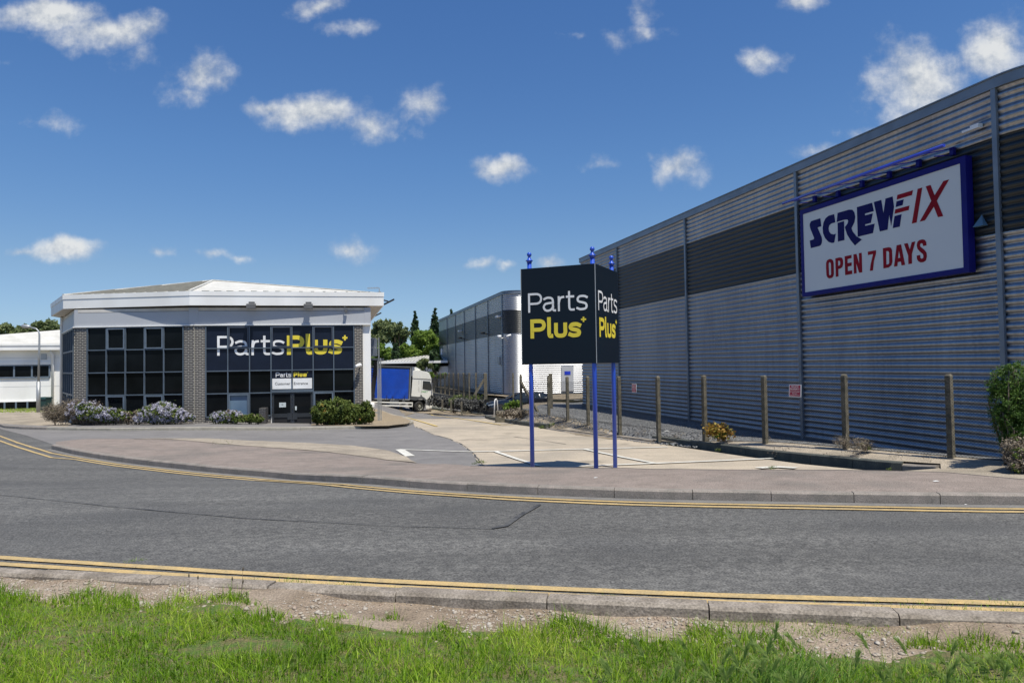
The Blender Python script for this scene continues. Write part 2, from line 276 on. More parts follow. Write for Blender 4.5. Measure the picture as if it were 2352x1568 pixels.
# ------------------------------------------------------------------ builders
def thing(name, loc, label, cat, group=None, kind=None):
    o = bpy.data.objects.new(name, None); COL.objects.link(o); o.location = loc
    o.empty_display_size = .3
    tag(o, label, cat, group, kind); return o
def tag(o, label=None, cat=None, group=None, kind=None):
    if label: o['label'] = label
    if cat: o['category'] = cat
    if group: o['group'] = group
    if kind: o['kind'] = kind
    return o
def rootloc(o):
    v = Vector((0,0,0))
    while o is not None: v = v+o.location; o = o.parent
    return v
class MB:
    def __init__(s): s.v = []; s.f = []; s.uv = []; s.var = []; s.sm = []
    def add(s, vs, fs, uvs=None, smooth=False):
        k = len(s.v); s.v += [tuple(p) for p in vs]
        for i, f in enumerate(fs):
            s.f.append([k+a for a in f]); s.uv.append(uvs[i] if uvs else None); s.sm.append(smooth)
        return s
    def quad(s, a, b, c, d, uv=None): return s.add([a,b,c,d], [(0,1,2,3)], [uv] if uv else None)
    def hexa(s, p):   # 8 corners: 4 bottom, 4 top
        return s.add(p, [(3,2,1,0),(4,5,6,7),(0,1,5,4),(1,2,6,5),(2,3,7,6),(3,0,4,7)])
    def box(s, x0, x1, y0, y1, z0, z1, T=None):
        p = [(x0,y0,z0),(x1,y0,z0),(x1,y1,z0),(x0,y1,z0),(x0,y0,z1),(x1,y0,z1),(x1,y1,z1),(x0,y1,z1)]
        if T is not None: p = [T(Vector(q)) if callable(T) else T @ Vector(q) for q in p]
        return s.hexa(p)
    def bar(s, a, b, w, h=None, up=Vector((0,0,1))):
        a = Vector(a); b = Vector(b); d = (b-a).normalized(); h = h or w
        sd = d.cross(up)
        if sd.length < 1e-4: sd = d.cross(Vector((1,0,0)))
        sd.normalize(); uu = sd.cross(d).normalized(); sd = sd*w/2; uu = uu*h/2
        return s.hexa([a-sd-uu, a+sd-uu, b+sd-uu, b-sd-uu, a-sd+uu, a+sd+uu, b+sd+uu, b-sd+uu])
    def tube(s, pts, rad, n=8, caps=True, smooth=True):
        pts = [Vector(p) for p in pts]
        if not isinstance(rad, (list, tuple)): rad = [rad]*len(pts)
        k = len(s.v); prev = None
        for i, p in enumerate(pts):
            d = (pts[min(i+1,len(pts)-1)]-pts[max(i-1,0)]).normalized()
            if prev is None:
                a = d.cross(Vector((0,0,1)));
                if a.length < .05: a = d.cross(Vector((1,0,0)))
            else: a = prev-d*prev.dot(d)
            a.normalize(); prev = a; b = d.cross(a)
            for j in range(n):
                t = 2*math.pi*j/n; s.v.append(tuple(p+(a*math.cos(t)+b*math.sin(t))*rad[i]))
        for i in range(len(pts)-1):
            for j in range(n):
                s.f.append([k+i*n+j, k+i*n+(j+1)%n, k+(i+1)*n+(j+1)%n, k+(i+1)*n+j]); s.uv.append(None); s.sm.append(smooth)
        if caps:
            s.f.append([k+j for j in range(n)][::-1]); s.uv.append(None); s.sm.append(False)
            s.f.append([k+(len(pts)-1)*n+j for j in range(n)]); s.uv.append(None); s.sm.append(False)
        return s
    def lathe(s, base, prof, n=16):   # prof: (r,z)
        return s.tube([Vector(base)+Vector((0,0,z)) for r, z in prof], [max(r,.0005) for r, z in prof], n)
    def prism(s, pts, ext, T=None, holes=None):   # planar polygon pts (Vectors) extruded by ext
        pts = [Vector(p) for p in pts]; n = len(pts); ext = Vector(ext)
        tri = tessellate_polygon([pts]); k = len(s.v)
        s.v += [tuple(p) for p in pts]+[tuple(p+ext) for p in pts]
        for t in tri:
            s.f.append([k+a for a in t]); s.f.append([k+n+a for a in t][::-1]); s.uv += [None,None]; s.sm += [False,False]
        for i in range(n):
            j = (i+1)%n; s.f.append([k+i,k+j,k+n+j,k+n+i]); s.uv.append(None); s.sm.append(False)
        return s
    def build(s, name, material, parent=None, origin=None, bevel=0, fixn=True):
        if parent is not None: o0 = rootloc(parent)
        elif origin is not None: o0 = Vector(origin)
        else:
            a = np.array(s.v); o0 = Vector(((a[:,0].min()+a[:,0].max())/2, (a[:,1].min()+a[:,1].max())/2, a[:,2].min()))
        me = bpy.data.meshes.new(name)
        me.from_pydata([(x-o0.x, y-o0.y, z-o0.z) for x, y, z in s.v], [], s.f)
        if any(u is not None for u in s.uv):
            ul = me.uv_layers.new(name='UVMap'); i = 0
            for pi, p in enumerate(me.polygons):
                for c in range(p.loop_total):
                    if s.uv[pi] is not None: ul.data[i].uv = s.uv[pi][c]
                    i += 1
        me.polygons.foreach_set('use_smooth', s.sm)
        if isinstance(material, str): material = M[material]
        me.materials.append(material)
        if fixn and len(s.f) < 40000:
            bm = bmesh.new(); bm.from_mesh(me); bmesh.ops.recalc_face_normals(bm, faces=bm.faces); bm.to_mesh(me); bm.free()
        o = bpy.data.objects.new(name, me); COL.objects.link(o)
        if parent is not None: o.parent = parent
        else: o.location = o0
        if bevel:
            md = o.modifiers.new('bevel', 'BEVEL'); md.width = bevel; md.segments = 2; md.limit_method = 'ANGLE'
        return o
def np_obj(name, V, F, material, var=None, parent=None, origin=(0,0,0), smooth=False):
    me = bpy.data.meshes.new(name); nv, (nf, k) = len(V), F.shape
    o0 = rootloc(parent) if parent is not None else Vector(origin)
    me.vertices.add(nv); me.vertices.foreach_set('co', (V-np.array(o0)).astype(np.float32).ravel())
    me.loops.add(nf*k); me.loops.foreach_set('vertex_index', F.astype(np.int32).ravel())
    me.polygons.add(nf); me.polygons.foreach_set('loop_start', np.arange(0, nf*k, k, dtype=np.int32))
    me.polygons.foreach_set('loop_total', np.full(nf, k, dtype=np.int32))
    if smooth: me.polygons.foreach_set('use_smooth', np.ones(nf, dtype=bool))
    me.update(calc_edges=True)
    if var is not None:
        at = me.attributes.new('var', 'FLOAT', 'POINT'); at.data.foreach_set('value', var.astype(np.float32))
    me.materials.append(M[material] if isinstance(material, str) else material)
    o = bpy.data.objects.new(name, me); COL.objects.link(o)
    if parent is not None: o.parent = parent
    else: o.location = o0
    return o
class Frame:   # a plane: O origin, U across, z up, W outward
    def __init__(s, O, U): s.O = Vector(O); s.U = Vector(U).normalized(); s.Z = Vector((0,0,1)); s.W = s.U.cross(s.Z).normalized()
    def p(s, u, z, w=0): return s.O+s.U*u+s.Z*z+s.W*w
    def at(s, px, py, w=0):
        d = ray(px, py); n = s.W; o = s.O+s.W*w
        t = (o-CAM).dot(n)/d.dot(n); q = CAM+d*t-s.O
        return q.dot(s.U), q.z
    def box(s, mb, u0, u1, z0, z1, w0, w1):
        P = s.p
        return mb.hexa([P(u0,z0,w0),P(u1,z0,w0),P(u1,z0,w1),P(u0,z0,w1),P(u0,z1,w0),P(u1,z1,w0),P(u1,z1,w1),P(u0,z1,w1)])
    def brick(s, mb, u0, u1, z0, z1, w0, w1):
        P = s.p
        mb.quad(P(u0,z0,w1),P(u1,z0,w1),P(u1,z1,w1),P(u0,z1,w1), [(u0,z0),(u1,z0),(u1,z1),(u0,z1)])
        for u, a in ((u0,0),(u1,u1-u0)):
            d = w1-w0
            mb.quad(P(u,z0,w0),P(u,z0,w1),P(u,z1,w1),P(u,z1,w0), [(u-d,z0),(u,z0),(u,z1),(u-d,z1)])
        mb.quad(P(u0,z1,w0),P(u1,z1,w0),P(u1,z1,w1),P(u0,z1,w1), [(u0,0),(u1,0),(u1,w1-w0),(u0,w1-w0)])
        return mb

# ------------------------------------------------------------------ ground height
def G0(px, py):      # where a picked point meets the plain lot surface
    d = ray(px, py); y = 20.0
    for _ in range(60): y = y*.5+.5*(float(interp(y, LOT))/(-d.z/d.y))
    return (d.x/d.y*y, y)
def interp(x, k): return np.interp(x, [a for a, b in k], [b for a, b in k])
LOT = [(-60,1.45),(0,1.56),(4.8,1.62),(9,1.70),(10.5,1.77),(12,1.93),(15,2.05),(20,2.20),(27,2.42),(40,3.1),(52,3.75),(60,3.9),(90,4.05)]
LEFT = [(-60,1.45),(0,1.56),(4.8,1.62),(9,1.70),(12.5,1.85),(27,2.35),(31,2.49),(60,2.75),(90,3.0)]
XK = [(5,8.6),(9,7.2),(11.05,6.48),(13.27,5.23),(18.07,3.63),(23.85,1.16),(25.7,.53),(38.2,-1.4),(42,1.5),(46,4.2),(60,12)]
XK = sorted([(G0(px,py)[1], G0(px,py)[0]) for px,py in [(2150,1083),(2034,1077),(1920,1065),(1807,1053),(1650,1033),(1497,1012),(1420,1003),(1340,994),(1254,983),(1209,978.7),(1160,970),(1117,962)]]+[(5,8.6),(8.5,7.4),(41.5,.6),(46,4.2),(60,12)])
print('XK', XK)
HB = [(5,1.62),(9,1.62),(12,1.70),(19,1.85),(25,2.0),(30,2.04),(36,2.24),(60,2.34)]
def xfence(y): return np.where(y < 18.7, 7.56-.546*(y-12), np.where(y < 30.1, 9.64-.307*y, .4+np.maximum(0,(y-31))*.15))
def sm(t): t = np.clip(t, 0, 1); return t*t*(3-2*t)
def HH(x, y):
    x = np.asarray(x, float); y = np.asarray(y, float)
    h = interp(y, LOT)*sm((x+13)/5)+interp(y, LEFT)*(1-sm((x+13)/5))
    xk = interp(y, XK); xf = xfence(y)
    hb = interp(y, HB)
    t2 = sm((x-xf-.3)/1.4)*sm((y-10)/3)
    hb = hb*(1-t2)+(2.13+.02*np.clip(y-31,0,12))*t2
    u = np.clip((x-xk-.1)/np.maximum(.5,(xf-xk)*np.where(y < 22, 1.0, .75)), 0, 1)
    u = np.where(y < 22, u, sm(u))
    step = np.interp(y, [9.5,11,38,44],[.02,.12,.14,.0])
    hv = (h-step)*(1-u)+hb*u
    t1 = np.clip((x-xk-.04)/.06, 0, 1)*sm((y-9.0)/1.5)
    h = h*(1-t1)+hv*t1
    return CZ-h
def Hf(x, y): return float(HH(x, y))
def G(px, py, off=0.0, h=HH):
    d = ray(px, py); lo_, t = 0.5, 0.5
    prev = t
    while t < 400:
        p = CAM+d*t
        if p.z < float(h(p.x, p.y))+off: break
        prev = t; t *= 1.03
    a, b = prev, t
    for _ in range(30):
        c = (a+b)/2; p = CAM+d*c
        if p.z < float(h(p.x, p.y))+off: b = c
        else: a = c
    return CAM+d*b
def PY(px, py, y): d = ray(px, py); return CAM+d*(y/d.y)
def resample(pts, step):
    out = [Vector(pts[0][:2])]
    for a, b in zip(pts[:-1], pts[1:]):
        a = Vector(a[:2]); b = Vector(b[:2]); n = max(1, int((b-a).length/step))
        for i in range(1, n+1): out.append(a.lerp(b, i/n))
    return out
def smoothline(pts, it=2):
    pts = [Vector(p[:2]) for p in pts]
    for _ in range(it):
        q = [pts[0]]
        for a, b in zip(pts[:-1], pts[1:]): q += [a.lerp(b, .25), a.lerp(b, .75)]
        q.append(pts[-1]); pts = q
    return pts
def drape(name, poly, material, dz, step=.5, h=HH, jit=0.0):
    b = resample(list(poly)+[poly[0]], step)[:-1]
    if jit: b = [p+Vector((random.uniform(-jit,jit), random.uniform(-jit,jit))) for p in b]
    n = len(b); xs = [p.x for p in b]; ys = [p.y for p in b]
    pts = list(b)
    gx = np.arange(min(xs), max(xs), step); gy = np.arange(min(ys), max(ys), step)
    for x in gx:
        for y in gy: pts.append(Vector((x+.013, y+.017)))
    vo, _, fo, *_ = delaunay_2d_cdt(pts, [], [list(range(n))], 1, 1e-5)
    V = np.array([(p.x, p.y) for p in vo]); Z = h(V[:,0], V[:,1])+dz
    used = sorted({i for f in fo for i in f}); rm = {a: i for i, a in enumerate(used)}
    me = bpy.data.meshes.new(name)
    me.from_pydata([(V[i,0], V[i,1], Z[i]) for i in used], [], [[rm[a] for a in f] for f in fo])
    me.polygons.foreach_set('use_smooth', [True]*len(me.polygons))
    me.materials.append(M[material]); o = bpy.data.objects.new(name, me); COL.objects.link(o); o['kind'] = 'structure'
    bm = bmesh.new(); bm.from_mesh(me)
    for f in bm.faces:
        if f.normal.z < 0: f.normal_flip()
    bm.to_mesh(me); bm.free()
    return o
def offs(line, d):
    out = []
    for i, p in enumerate(line):
        a = line[max(i-1,0)]; b = line[min(i+1,len(line)-1)]; t = (b-a).normalized()
        out.append(p+Vector((-t.y, t.x))*d)
    return out
def strip(mb, line, w, dz, h=HH, step=.35, wob=0):
    L = resample(line, step); a = offs(L, w/2); b = offs(L, -w/2)
    vs = []
    for p, q in zip(a, b):
        if wob: p = p+Vector((random.gauss(0,wob),random.gauss(0,wob))); q = q+Vector((random.gauss(0,wob),random.gauss(0,wob)))
        vs += [(p.x,p.y,Hf_(h,p)+dz), (q.x,q.y,Hf_(h,q)+dz)]
    mb.add(vs, [(2*i,2*i+1,2*i+3,2*i+2) for i in range(len(L)-1)])
def Hf_(h, p): return float(h(p.x, p.y))
def kerb(name, line, material, width=.13, top=.12, depth=.25, stone=.914, h=HH, side=1, gap=.008, topfun=None, slump=.004):
    L = resample(line, .1); mb = MB(); run = []; acc_ = 0; inner = offs(L, side*width)
    ci = offs(L, side*.018)
    i = 0
    while i < len(L)-1:
        seg = [i]; acc_ = 0
        while i < len(L)-1 and acc_ < stone-gap:
            acc_ += (L[i+1]-L[i]).length; i += 1; seg.append(i)
        dzj = random.uniform(-slump, slump); vs = []
        for k in seg:
            p, q, c = L[k], inner[k], ci[k]; zt = Hf_(h, p)+top+dzj
            pj = p
            if k == seg[0] and len(seg) > 2: d = (L[k+1]-L[k]).normalized()*gap/2; p = p+d; q = q+d; c = c+d
            if k == seg[-1] and len(seg) > 2: d = (L[k]-L[k-1]).normalized()*gap/2; p = p-d; q = q-d; c = c-d
            vs += [(p.x,p.y,zt-top-depth), (p.x,p.y,zt-.02), (c.x,c.y,zt), (q.x,q.y,zt), (q.x,q.y,zt-top-depth)]
        n = len(seg); fs = []
        for k in range(n-1):
            for j in range(4): fs.append((k*5+j, k*5+j+1, (k+1)*5+j+1, (k+1)*5+j))
        fs += [(0,1,2,3,4), tuple((n-1)*5+j for j in (4,3,2,1,0))]
        mb.add(vs, fs)
        if i >= len(L)-1: break
    o = mb.build(name, material, origin=(0,0,0)); o['kind'] = 'structure'; return o
# ------------------------------------------------------------------ ground sheets
def gp(pts, off=0.0): return [Vector(G(x, y, off)[:2]) for x, y in pts]
# base ground: one sheet to the horizon
xs = np.concatenate([[-2500,-900,-300,-120,-70], np.arange(-45,46,1.5), [70,120,300,900,2500]])
ys = np.concatenate([[-900,-200,-60,-20,-5], np.arange(0,92,1.0), [110,160,300,700,2500]])
X, Y = np.meshgrid(xs, ys); Z = HH(X, Y)-.42
V = np.stack([X.ravel(), Y.ravel(), Z.ravel()], 1); nx = len(xs)
F = np.array([(j*nx+i, j*nx+i+1, (j+1)*nx+i+1, (j+1)*nx+i) for j in range(len(ys)-1) for i in range(nx-1)])
np_obj('ground', V, F, 'field', smooth=True)['kind'] = 'structure'

NK = [(-400,1292),(0,1315),(400,1336),(804,1356),(1088,1370),(1550,1391),(1763,1400),(2121,1413),(2352,1420),(2700,1432)]
def ext(L, a=25.0, z=25.0):      # carry a line straight on past its ends
    L = list(L)
    if a: L = [L[0]+(L[0]-L[2]).normalized()*a]+L
    if z: L = L+[L[-1]+(L[-1]-L[-3]).normalized()*z]
    return L
nk = ext(smoothline(gp(NK, .10), 2))                    # near kerb: camera-side top edge
FK = [(118,1031),(170,1044),(253,1057),(362,1071),(496,1086),(660,1099),(804,1110),(966,1122),(1089,1130),(1220,1137),(1493,1147),(1814,1152),(2143,1158),(2352,1160),(2800,1166)]
fk = ext(smoothline(gp(FK), 2), 0, 25)                          # far kerb foot
nk_back = offs(nk, .13)
PPK = [(-60,968),(-10,976),(20,985),(137,988),(294,990),(804,986),(899,982),(940,977),(950,973)]
ppk = smoothline(gp(PPK), 1)
BEDK = [(950,973),(945,967),(920,957),(890,949),(866,941.5)]
bedk = smoothline(gp(BEDK), 1)
ISR = gp([(118,1029),(128,1024),(164,1019),(232,1011),(307,1008)])      # kerbed rear of the island tip
ISE = gp([(307,1008),(478,1007.5),(683,1017),(804,1024),(883,1034),(931,1050),(956,1064)])
ISF = gp([(307,1009.5),(430,1020),(564,1033),(804,1052.5),(956,1064.5)])
PAVB = gp([(956,1064.5),(1080,1070),(1248,1073.5),(1439,1075),(1493,1077),(1700,1079),(2041,1081.5),(2169,1084.5),(2352,1101),(2700,1150)], .11)
PAVB[0] = ISF[-1]
PAVB.append(fk[-1]+Vector((.3,2.6)))
# road and service lane
road = [Vector((-44,9))]+nk_back+fk[::-1]+ISR+[gp([(60,985)])[0], gp([(0,972)])[0], Vector((-26,31)), Vector((-44,30))]
drape('road', road, 'asphalt', 0.0, .6)
TB = gp([(953,980.5),(994,998),(1030,1008),(1058,1020),(1083,1039),(1099,1061),(1108,1070)])
lane = [ISR[-1]]+ISE[1:]+[PAVB[0], PAVB[1]]+TB[::-1]+ppk[2:][::-1]+gp([(0,985),(60,1000),(125,1022)])
drape('service_lane', lane, 'lane', .006, .3)
# lot
r1 = gp([(2169,1083)])[0]
lot = [PAVB[1]]+PAVB[2:9]+[Vector((XY, y)) for y, XY in [(9.6,7.3),(11.05,6.75),(13.27,5.5),(18.07,3.9),(23.85,1.6),(25.7,1.0),(32,.2),(38.2,-.9),(41.5,1.5),(46,5),(52,9),(60,12),(75,-2),(75,-22),(58,-16),(44,-12),(36,-9)]]+bedk[::-1]+[ppk[-1]]+TB
drape('parking_lot', lot, 'concrete', .004, .25, lambda x, y: CZ-interp(np.asarray(y, float), LOT)*sm((np.asarray(x, float)+13)/5)-interp(np.asarray(y, float), LEFT)*(1-sm((np.asarray(x, float)+13)/5)))
# service yard asphalt under the lorry
drape('yard', [Vector(p) for p in [(-12,44),(-2,40),(4,44),(9,52),(-2,75),(-22,75),(-15,50)]], 'lane', .012, 1.0)
# red pavement with raised kerb
def Hpav(x, y): return interp(np.asarray(y, float), LOT)*-1+CZ
pav = fk[:]+PAVB[::-1]+ISF[::-1][1:]+ISR[::-1]
pavin = offs(fk, .10)+PAVB[::-1]+ISF[::-1][1:]+[p for p in ISR[::-1]][:-1]
ramp = lambda x, y: HH(x, y)
def Hp2(x, y):          # the pavement stands a kerb's height up along the road and falls to the lane behind its tip
    x = np.asarray(x, float); y = np.asarray(y, float)
    e = np.array([(p.x, p.y) for p in resample(ISE, .5)])
    d = np.min(np.hypot(x[...,None]-e[:,0], y[...,None]-e[:,1]), axis=-1)
    base = np.where(x > 5, Hpav(x, y), HH(x, y))
    base = CZ-interp(y, LOT)*sm((x+13)/5)-interp(y, LEFT)*(1-sm((x+13)/5))
    return base+.012+.098*sm(d/1.8)
drape('pavement', pavin, 'pave', 0.0, .4, Hp2)
wedge = ISE+ISF[::-1][1:-1]
drape('worn_pavement', wedge, 'tan', .008, .35, Hp2, jit=.03)
# pavement's low edge against the lot
mb = MB(); L = resample(PAVB[1:9], .3)
for a, b in zip(L[:-1], L[1:]):
    za, zb = float(Hp2(a.x,a.y))+.004, float(Hp2(b.x,b.y))+.004; n_ = Vector((-(b-a).y,(b-a).x)).normalized()*.035
    mb.hexa([(a.x,a.y,za-.3),(b.x,b.y,zb-.3),(b.x+n_.x,b.y+n_.y,zb-.3),(a.x+n_.x,a.y+n_.y,za-.3),(a.x,a.y,za),(b.x,b.y,zb),(b.x+n_.x,b.y+n_.y,zb),(a.x+n_.x,a.y+n_.y,za)])
mb.build('pavement_edging', 'patch', origin=(0,0,0))['kind'] = 'structure'
kerb('kerb', fk, 'kerb', .12, .118, side=1)
kerb('kerb', [p for p in ISR[:4]], 'kerb', .12, .05, side=-1)
kj = MB()
# near kerb, top .10 above the road, its back face bare towards the verge
kerb('kerb', nk, 'kerbn', .125, .10, side=1, gap=.009, stone=.914, slump=.006)
# building platform
plat = ppk[:]+bedk[1:]+[Vector((-9,40)), Vector((-14,60)), Vector((-60,60)), Vector((-60,33)), Vector((-30,31))]
Hpl = lambda x, y: HH(x, y)+.11
platin = offs(ppk, .1)+offs(bedk, .1)[1:]+plat[len(ppk)+len(bedk)-1:]
drape('forecourt', platin, 'tan', 0, .8, Hpl)
kerb('kerb', ppk[:len(ppk)//3+1], 'kerb', .12, .115, side=1)
kerb('kerb', ppk[len(ppk)//3:], 'kerbl', .12, .115, side=1)
kerb('kerb', bedk, 'kerbl', .12, .115, side=1)
foot = offs(ppk, .12)[3:-2]
fb = [Vector(G(x, y, .11)[:2]) for x, y in [(830,966),(700,967),(430,967),(190,972),(150,980)]]
drape('footpath', foot+fb, 'lane', .008, .6, Hpl)
bed = [Vector(G(x, y, .11)[:2]) for x, y in [(866,940),(890,948),(920,956),(944,967),(938,973),(895,978),(840,979),(715,978),(715,960),(850,938)]]
drape('gravel_bed', bed, 'bed', .014, .4, Hpl, jit=.04)
# right-hand verge: kerb and concrete strip, bank, gravel yard
gh = lambda pts: [Vector(G0(x, y)) for x, y in pts]
rk = smoothline(gh([(2150,1083),(2085,1080),(2034,1077),(1920,1065),(1807,1053),(1650,1033),(1497,1012)]), 1)
rk2 = gh([(1492,1018),(1420,1008),(1340,997),(1254,985)])
rk3 = smoothline(gh([(1254,983),(1209,978.7),(1160,970),(1117,962),(1114,958)]), 1)
def Hlot(x, y): return CZ-interp(np.asarray(y, float), LOT)
kerb('kerb', rk[:4], 'kerb', .15, .10, side=-1, h=Hlot, depth=.3)
kerb('kerb', rk[3:], 'kerbd', .15, .14, side=-1, h=Hlot, depth=.3, gap=.012)
kerb('kerb', rk2, 'kerb', .10, .03, side=-1, h=Hlot)
kerb('kerb', rk3, 'kerbd', .14, .16, side=-1, h=Hlot, depth=.3)
rkin = offs(rk, -.13)
fl = lambda y, d=0: Vector((float(xfence(np.array(y)))+d, y))
verge = rkin+offs(rk2, -.08)+[fl(26,-.9), fl(24,-.25), fl(22,-.05), fl(18.7,.05), fl(15,.05), fl(12,.1), fl(10,.15), Vector((9.4,9.0)), Vector((9.5,8.2))]+[PAVB[9-0] if False else PAVB[8], PAVB[7]]
Hv = HH
drape('verge_strip', verge, 'tan', .004, .35, Hv, jit=.0)
under = offs(rk, -.07)+verge[len(rkin):]+[PAVB[6], PAVB[6]+Vector((-.5,.02))]
drape('verge_base', [p for p in under], 'tan', -.035, .3, lambda x, y: np.maximum(HH(x, y), Hlot(x, y)+.09))
drape('verge_beyond', [PAVB[8], PAVB[9], PAVB[10], Vector((36,13)), Vector((9.3,13)), Vector((8.6,9.6))], 'tan', -.04, .6, HH)
bank = offs(rk3, -.12)+[Vector((.2,39.5)), Vector((3,41)), Vector((5,40)), fl(34,.6), fl(30,.3), fl(27,.2), fl(24,.1), fl(22,.1), fl(20,-.3), fl(20,-.7), fl(22,-.9)]
drape('bank', bank, 'bank', .010, .3, HH, jit=.05)
yard2 = [fl(y, .02) for y in (9.5,12,15,18.7,21,24,27,30.5,34,38)]+[Vector((4,41.5)), Vector((10,44)), Vector((22,46)), Vector((22,8))]
drape('gravel_yard', yard2, 'gravel', .016, .4, HH)
# stones of the gravel yard and verge as small solids
ICO = None
def pebbles(name, pts, sizes, material, parent=None):
    t = (1+5**.5)/2
    base = np.array([(-1,t,0),(1,t,0),(-1,-t,0),(1,-t,0),(0,-1,t),(0,1,t),(0,-1,-t),(0,1,-t),(t,0,-1),(t,0,1),(-t,0,-1),(-t,0,1)])/1.9
    fc = np.array([(0,11,5),(0,5,1),(0,1,7),(0,7,10),(0,10,11),(1,5,9),(5,11,4),(11,10,2),(10,7,6),(7,1,8),(3,9,4),(3,4,2),(3,2,6),(3,6,8),(3,8,9),(4,9,5),(2,4,11),(6,2,10),(8,6,7),(9,8,1)])
    n = len(pts); sc = np.array(sizes)[:,None,None]*RNG.uniform(.55,1.3,(n,12,1))*np.stack([RNG.uniform(.7,1.3,n), RNG.uniform(.7,1.3,n), RNG.uniform(.4,.8,n)], 1)[:,None,:]
    a = RNG.uniform(0,6.28,n); c, s = np.cos(a)[:,None], np.sin(a)[:,None]
    B = base[None]*sc; Bx = B[:,:,0]*c-B[:,:,1]*s; By = B[:,:,0]*s+B[:,:,1]*c
    V = np.stack([Bx, By, B[:,:,2]], 2)+np.array(pts)[:,None,:]
    F = (fc[None]+np.arange(n)[:,None,None]*12).reshape(-1,3)
    o = np_obj(name, V.reshape(-1,3), F, material, parent=parent, smooth=False); return o
pp = []; ss = []
for _ in range(9000):
    y = random.uniform(17,33); x = float(xfence(np.array(y)))+random.uniform(-.5,3.6)**1
    s = random.uniform(.015,.035); pp.append((x, y, Hf(x, y)+.02)); ss.append(s)
g = pebbles('gravel_stones', pp, ss, mat('grey_stones', (.26,.26,.26), .9, col2=(.12,.125,.13), scale=20)); g['kind'] = 'stuff'; g['label'] = 'loose grey crushed stones beside the corrugated wall'; g['category'] = 'gravel'

# markings
mk = MB()
ny = nk_back
strip(mk, ext(smoothline(gp([(-300,1262),(0,1282),(400,1307),(804,1332),(1176,1349),(1550,1366),(1950,1377),(2352,1388),(2700,1396)]),1)), .095, .010, wob=.0035)
strip(mk, ext(smoothline(gp([(-300,1276),(0,1296.5),(400,1321),(804,1344.5),(1176,1363),(1493,1377.5),(1800,1390),(2110,1398),(2352,1405),(2700,1413)]),1)), .085, .010, wob=.0035)
def offp(line, d): return offs(line, d)
strip(mk, offs([Vector(G(-160,962)[:2]), Vector(G(-60,985)[:2])]+smoothline(gp([(0,1001.5),(60,1024),(118,1041)]),1)[0:]+offs(fk, -.27)[8:], 0), .085, .010, wob=.003)
strip(mk, offs([Vector(G(-160,970)[:2]), Vector(G(-60,995)[:2])]+smoothline(gp([(0,1012.5),(60,1034),(118,1051)]),1)[0:]+offs(fk, -.44)[8:], 0), .085, .010, wob=.003)
mk.build('road_markings', 'yellow', origin=(0,0,0))['kind'] = 'structure'
gt = MB(); strip(gt, offs(fk, -.11), .17, .007); gt.build('gutter', 'gutter', origin=(0,0,0))['kind'] = 'structure'
mk = MB()
def seg(pts, w, dz=.012): strip(mk, gp(pts), w, dz+.008, step=.15)
seg([(915,1033),(1080,1038.6)], .13); seg([(1080,1038.6),(1137,1037.6),(1534,1027.5)], .14, .014); seg([(918,1033.5),(942,1049)], .22, .015)
seg([(1137,1037.8),(1239,1071.6)], .11, .016); seg([(1343.5,1033.1),(1505.5,1065.6)], .11, .016); seg([(1324,1072.8),(1550,1064),(1774,1054.5)], .13, .018)
seg([(1742,1077),(1785,1074.5),(1829,1077)], .22, .019)
mk.build('bay_lines', 'white', origin=(0,0,0))['kind'] = 'structure'
mk = MB(); seg([(864,940),(930,958),(1004,979.5)], .12, .020); seg([(968,979.4),(1004,979.8)], .1, .022); seg([(978.5,947.8),(1080,965),(1150,976.3),(1178,977)], .12, .020)
mk.build('lot_lines', 'yellowl', origin=(0,0,0))['kind'] = 'structure'
mk = MB(); strip(mk, gp([(0,1137),(240,1162),(560,1190),(890,1208),(1130,1215)]), .017, .008, wob=.004)
strip(mk, gp([(1130,1215),(1165,1209),(1195,1185),(1240,1160)]), .05, .011, wob=.012)
mk.build('road_seam', 'seam', origin=(0,0,0))['kind'] = 'structure'
mk = MB()
for pts in ([(1060,1010),(1200,1006),(1400,1002)], [(1180,1003),(1245,1012),(1300,1020)], [(1090,985),(1200,989),(1330,993)]): strip(mk, gp(pts), .025, .009, wob=.01)
strip(mk, offs(TB, .03), .022, .012, wob=.012)
mk.build('lot_joints', 'seam', origin=(0,0,0))['kind'] = 'structure'

# ------------------------------------------------------------------ near verge: soil, stones, grass
# the edge of the grass
GE = gp([(-500,1362),(0,1374),(137,1396),(342,1402),(512,1407),(615,1430),(804,1444),(952,1456),(1157,1453),(1328,1455),(1493,1460),(1675,1477),(1850,1500),(2004,1514),(2200,1500),(2352,1498),(2900,1500)])
soil = [Vector((-29,-4)), Vector((29,-4))]+[p for p in offs(nk, .03)[::-1]]
def Hs(x, y):
    x = np.asarray(x, float); y = np.asarray(y, float)
    return HH(x, y)+.034+.05*sm((-.0-x)/1.8)+.045*sm((x-1.6)/1.2)+.014*np.sin(x*3.1+1)*np.sin(y*4.3)+.010*np.sin(x*9+y*7)
drape('verge', [Vector((-7,1)), Vector((7,1))]+[p for p in offs(nk, .03)[1:-1][::-1]], 'soil', -.01, .12, Hs)
drape('verge_beyond', soil, 'soil', -.03, .6, Hs)
turf = [p+Vector((0,-.13)) for p in resample(GE,.12)]+[Vector((9,1)), Vector((-9,1))]
drape('turf', turf, 'earth', .0, .14, Hs, jit=.07)
ex = np.array([p.x for p in GE]); ey = np.array([p.y for p in GE])
kx = np.array([p.x for p in nk]); ky = np.array([p.y for p in nk])
pp = []; ss = []
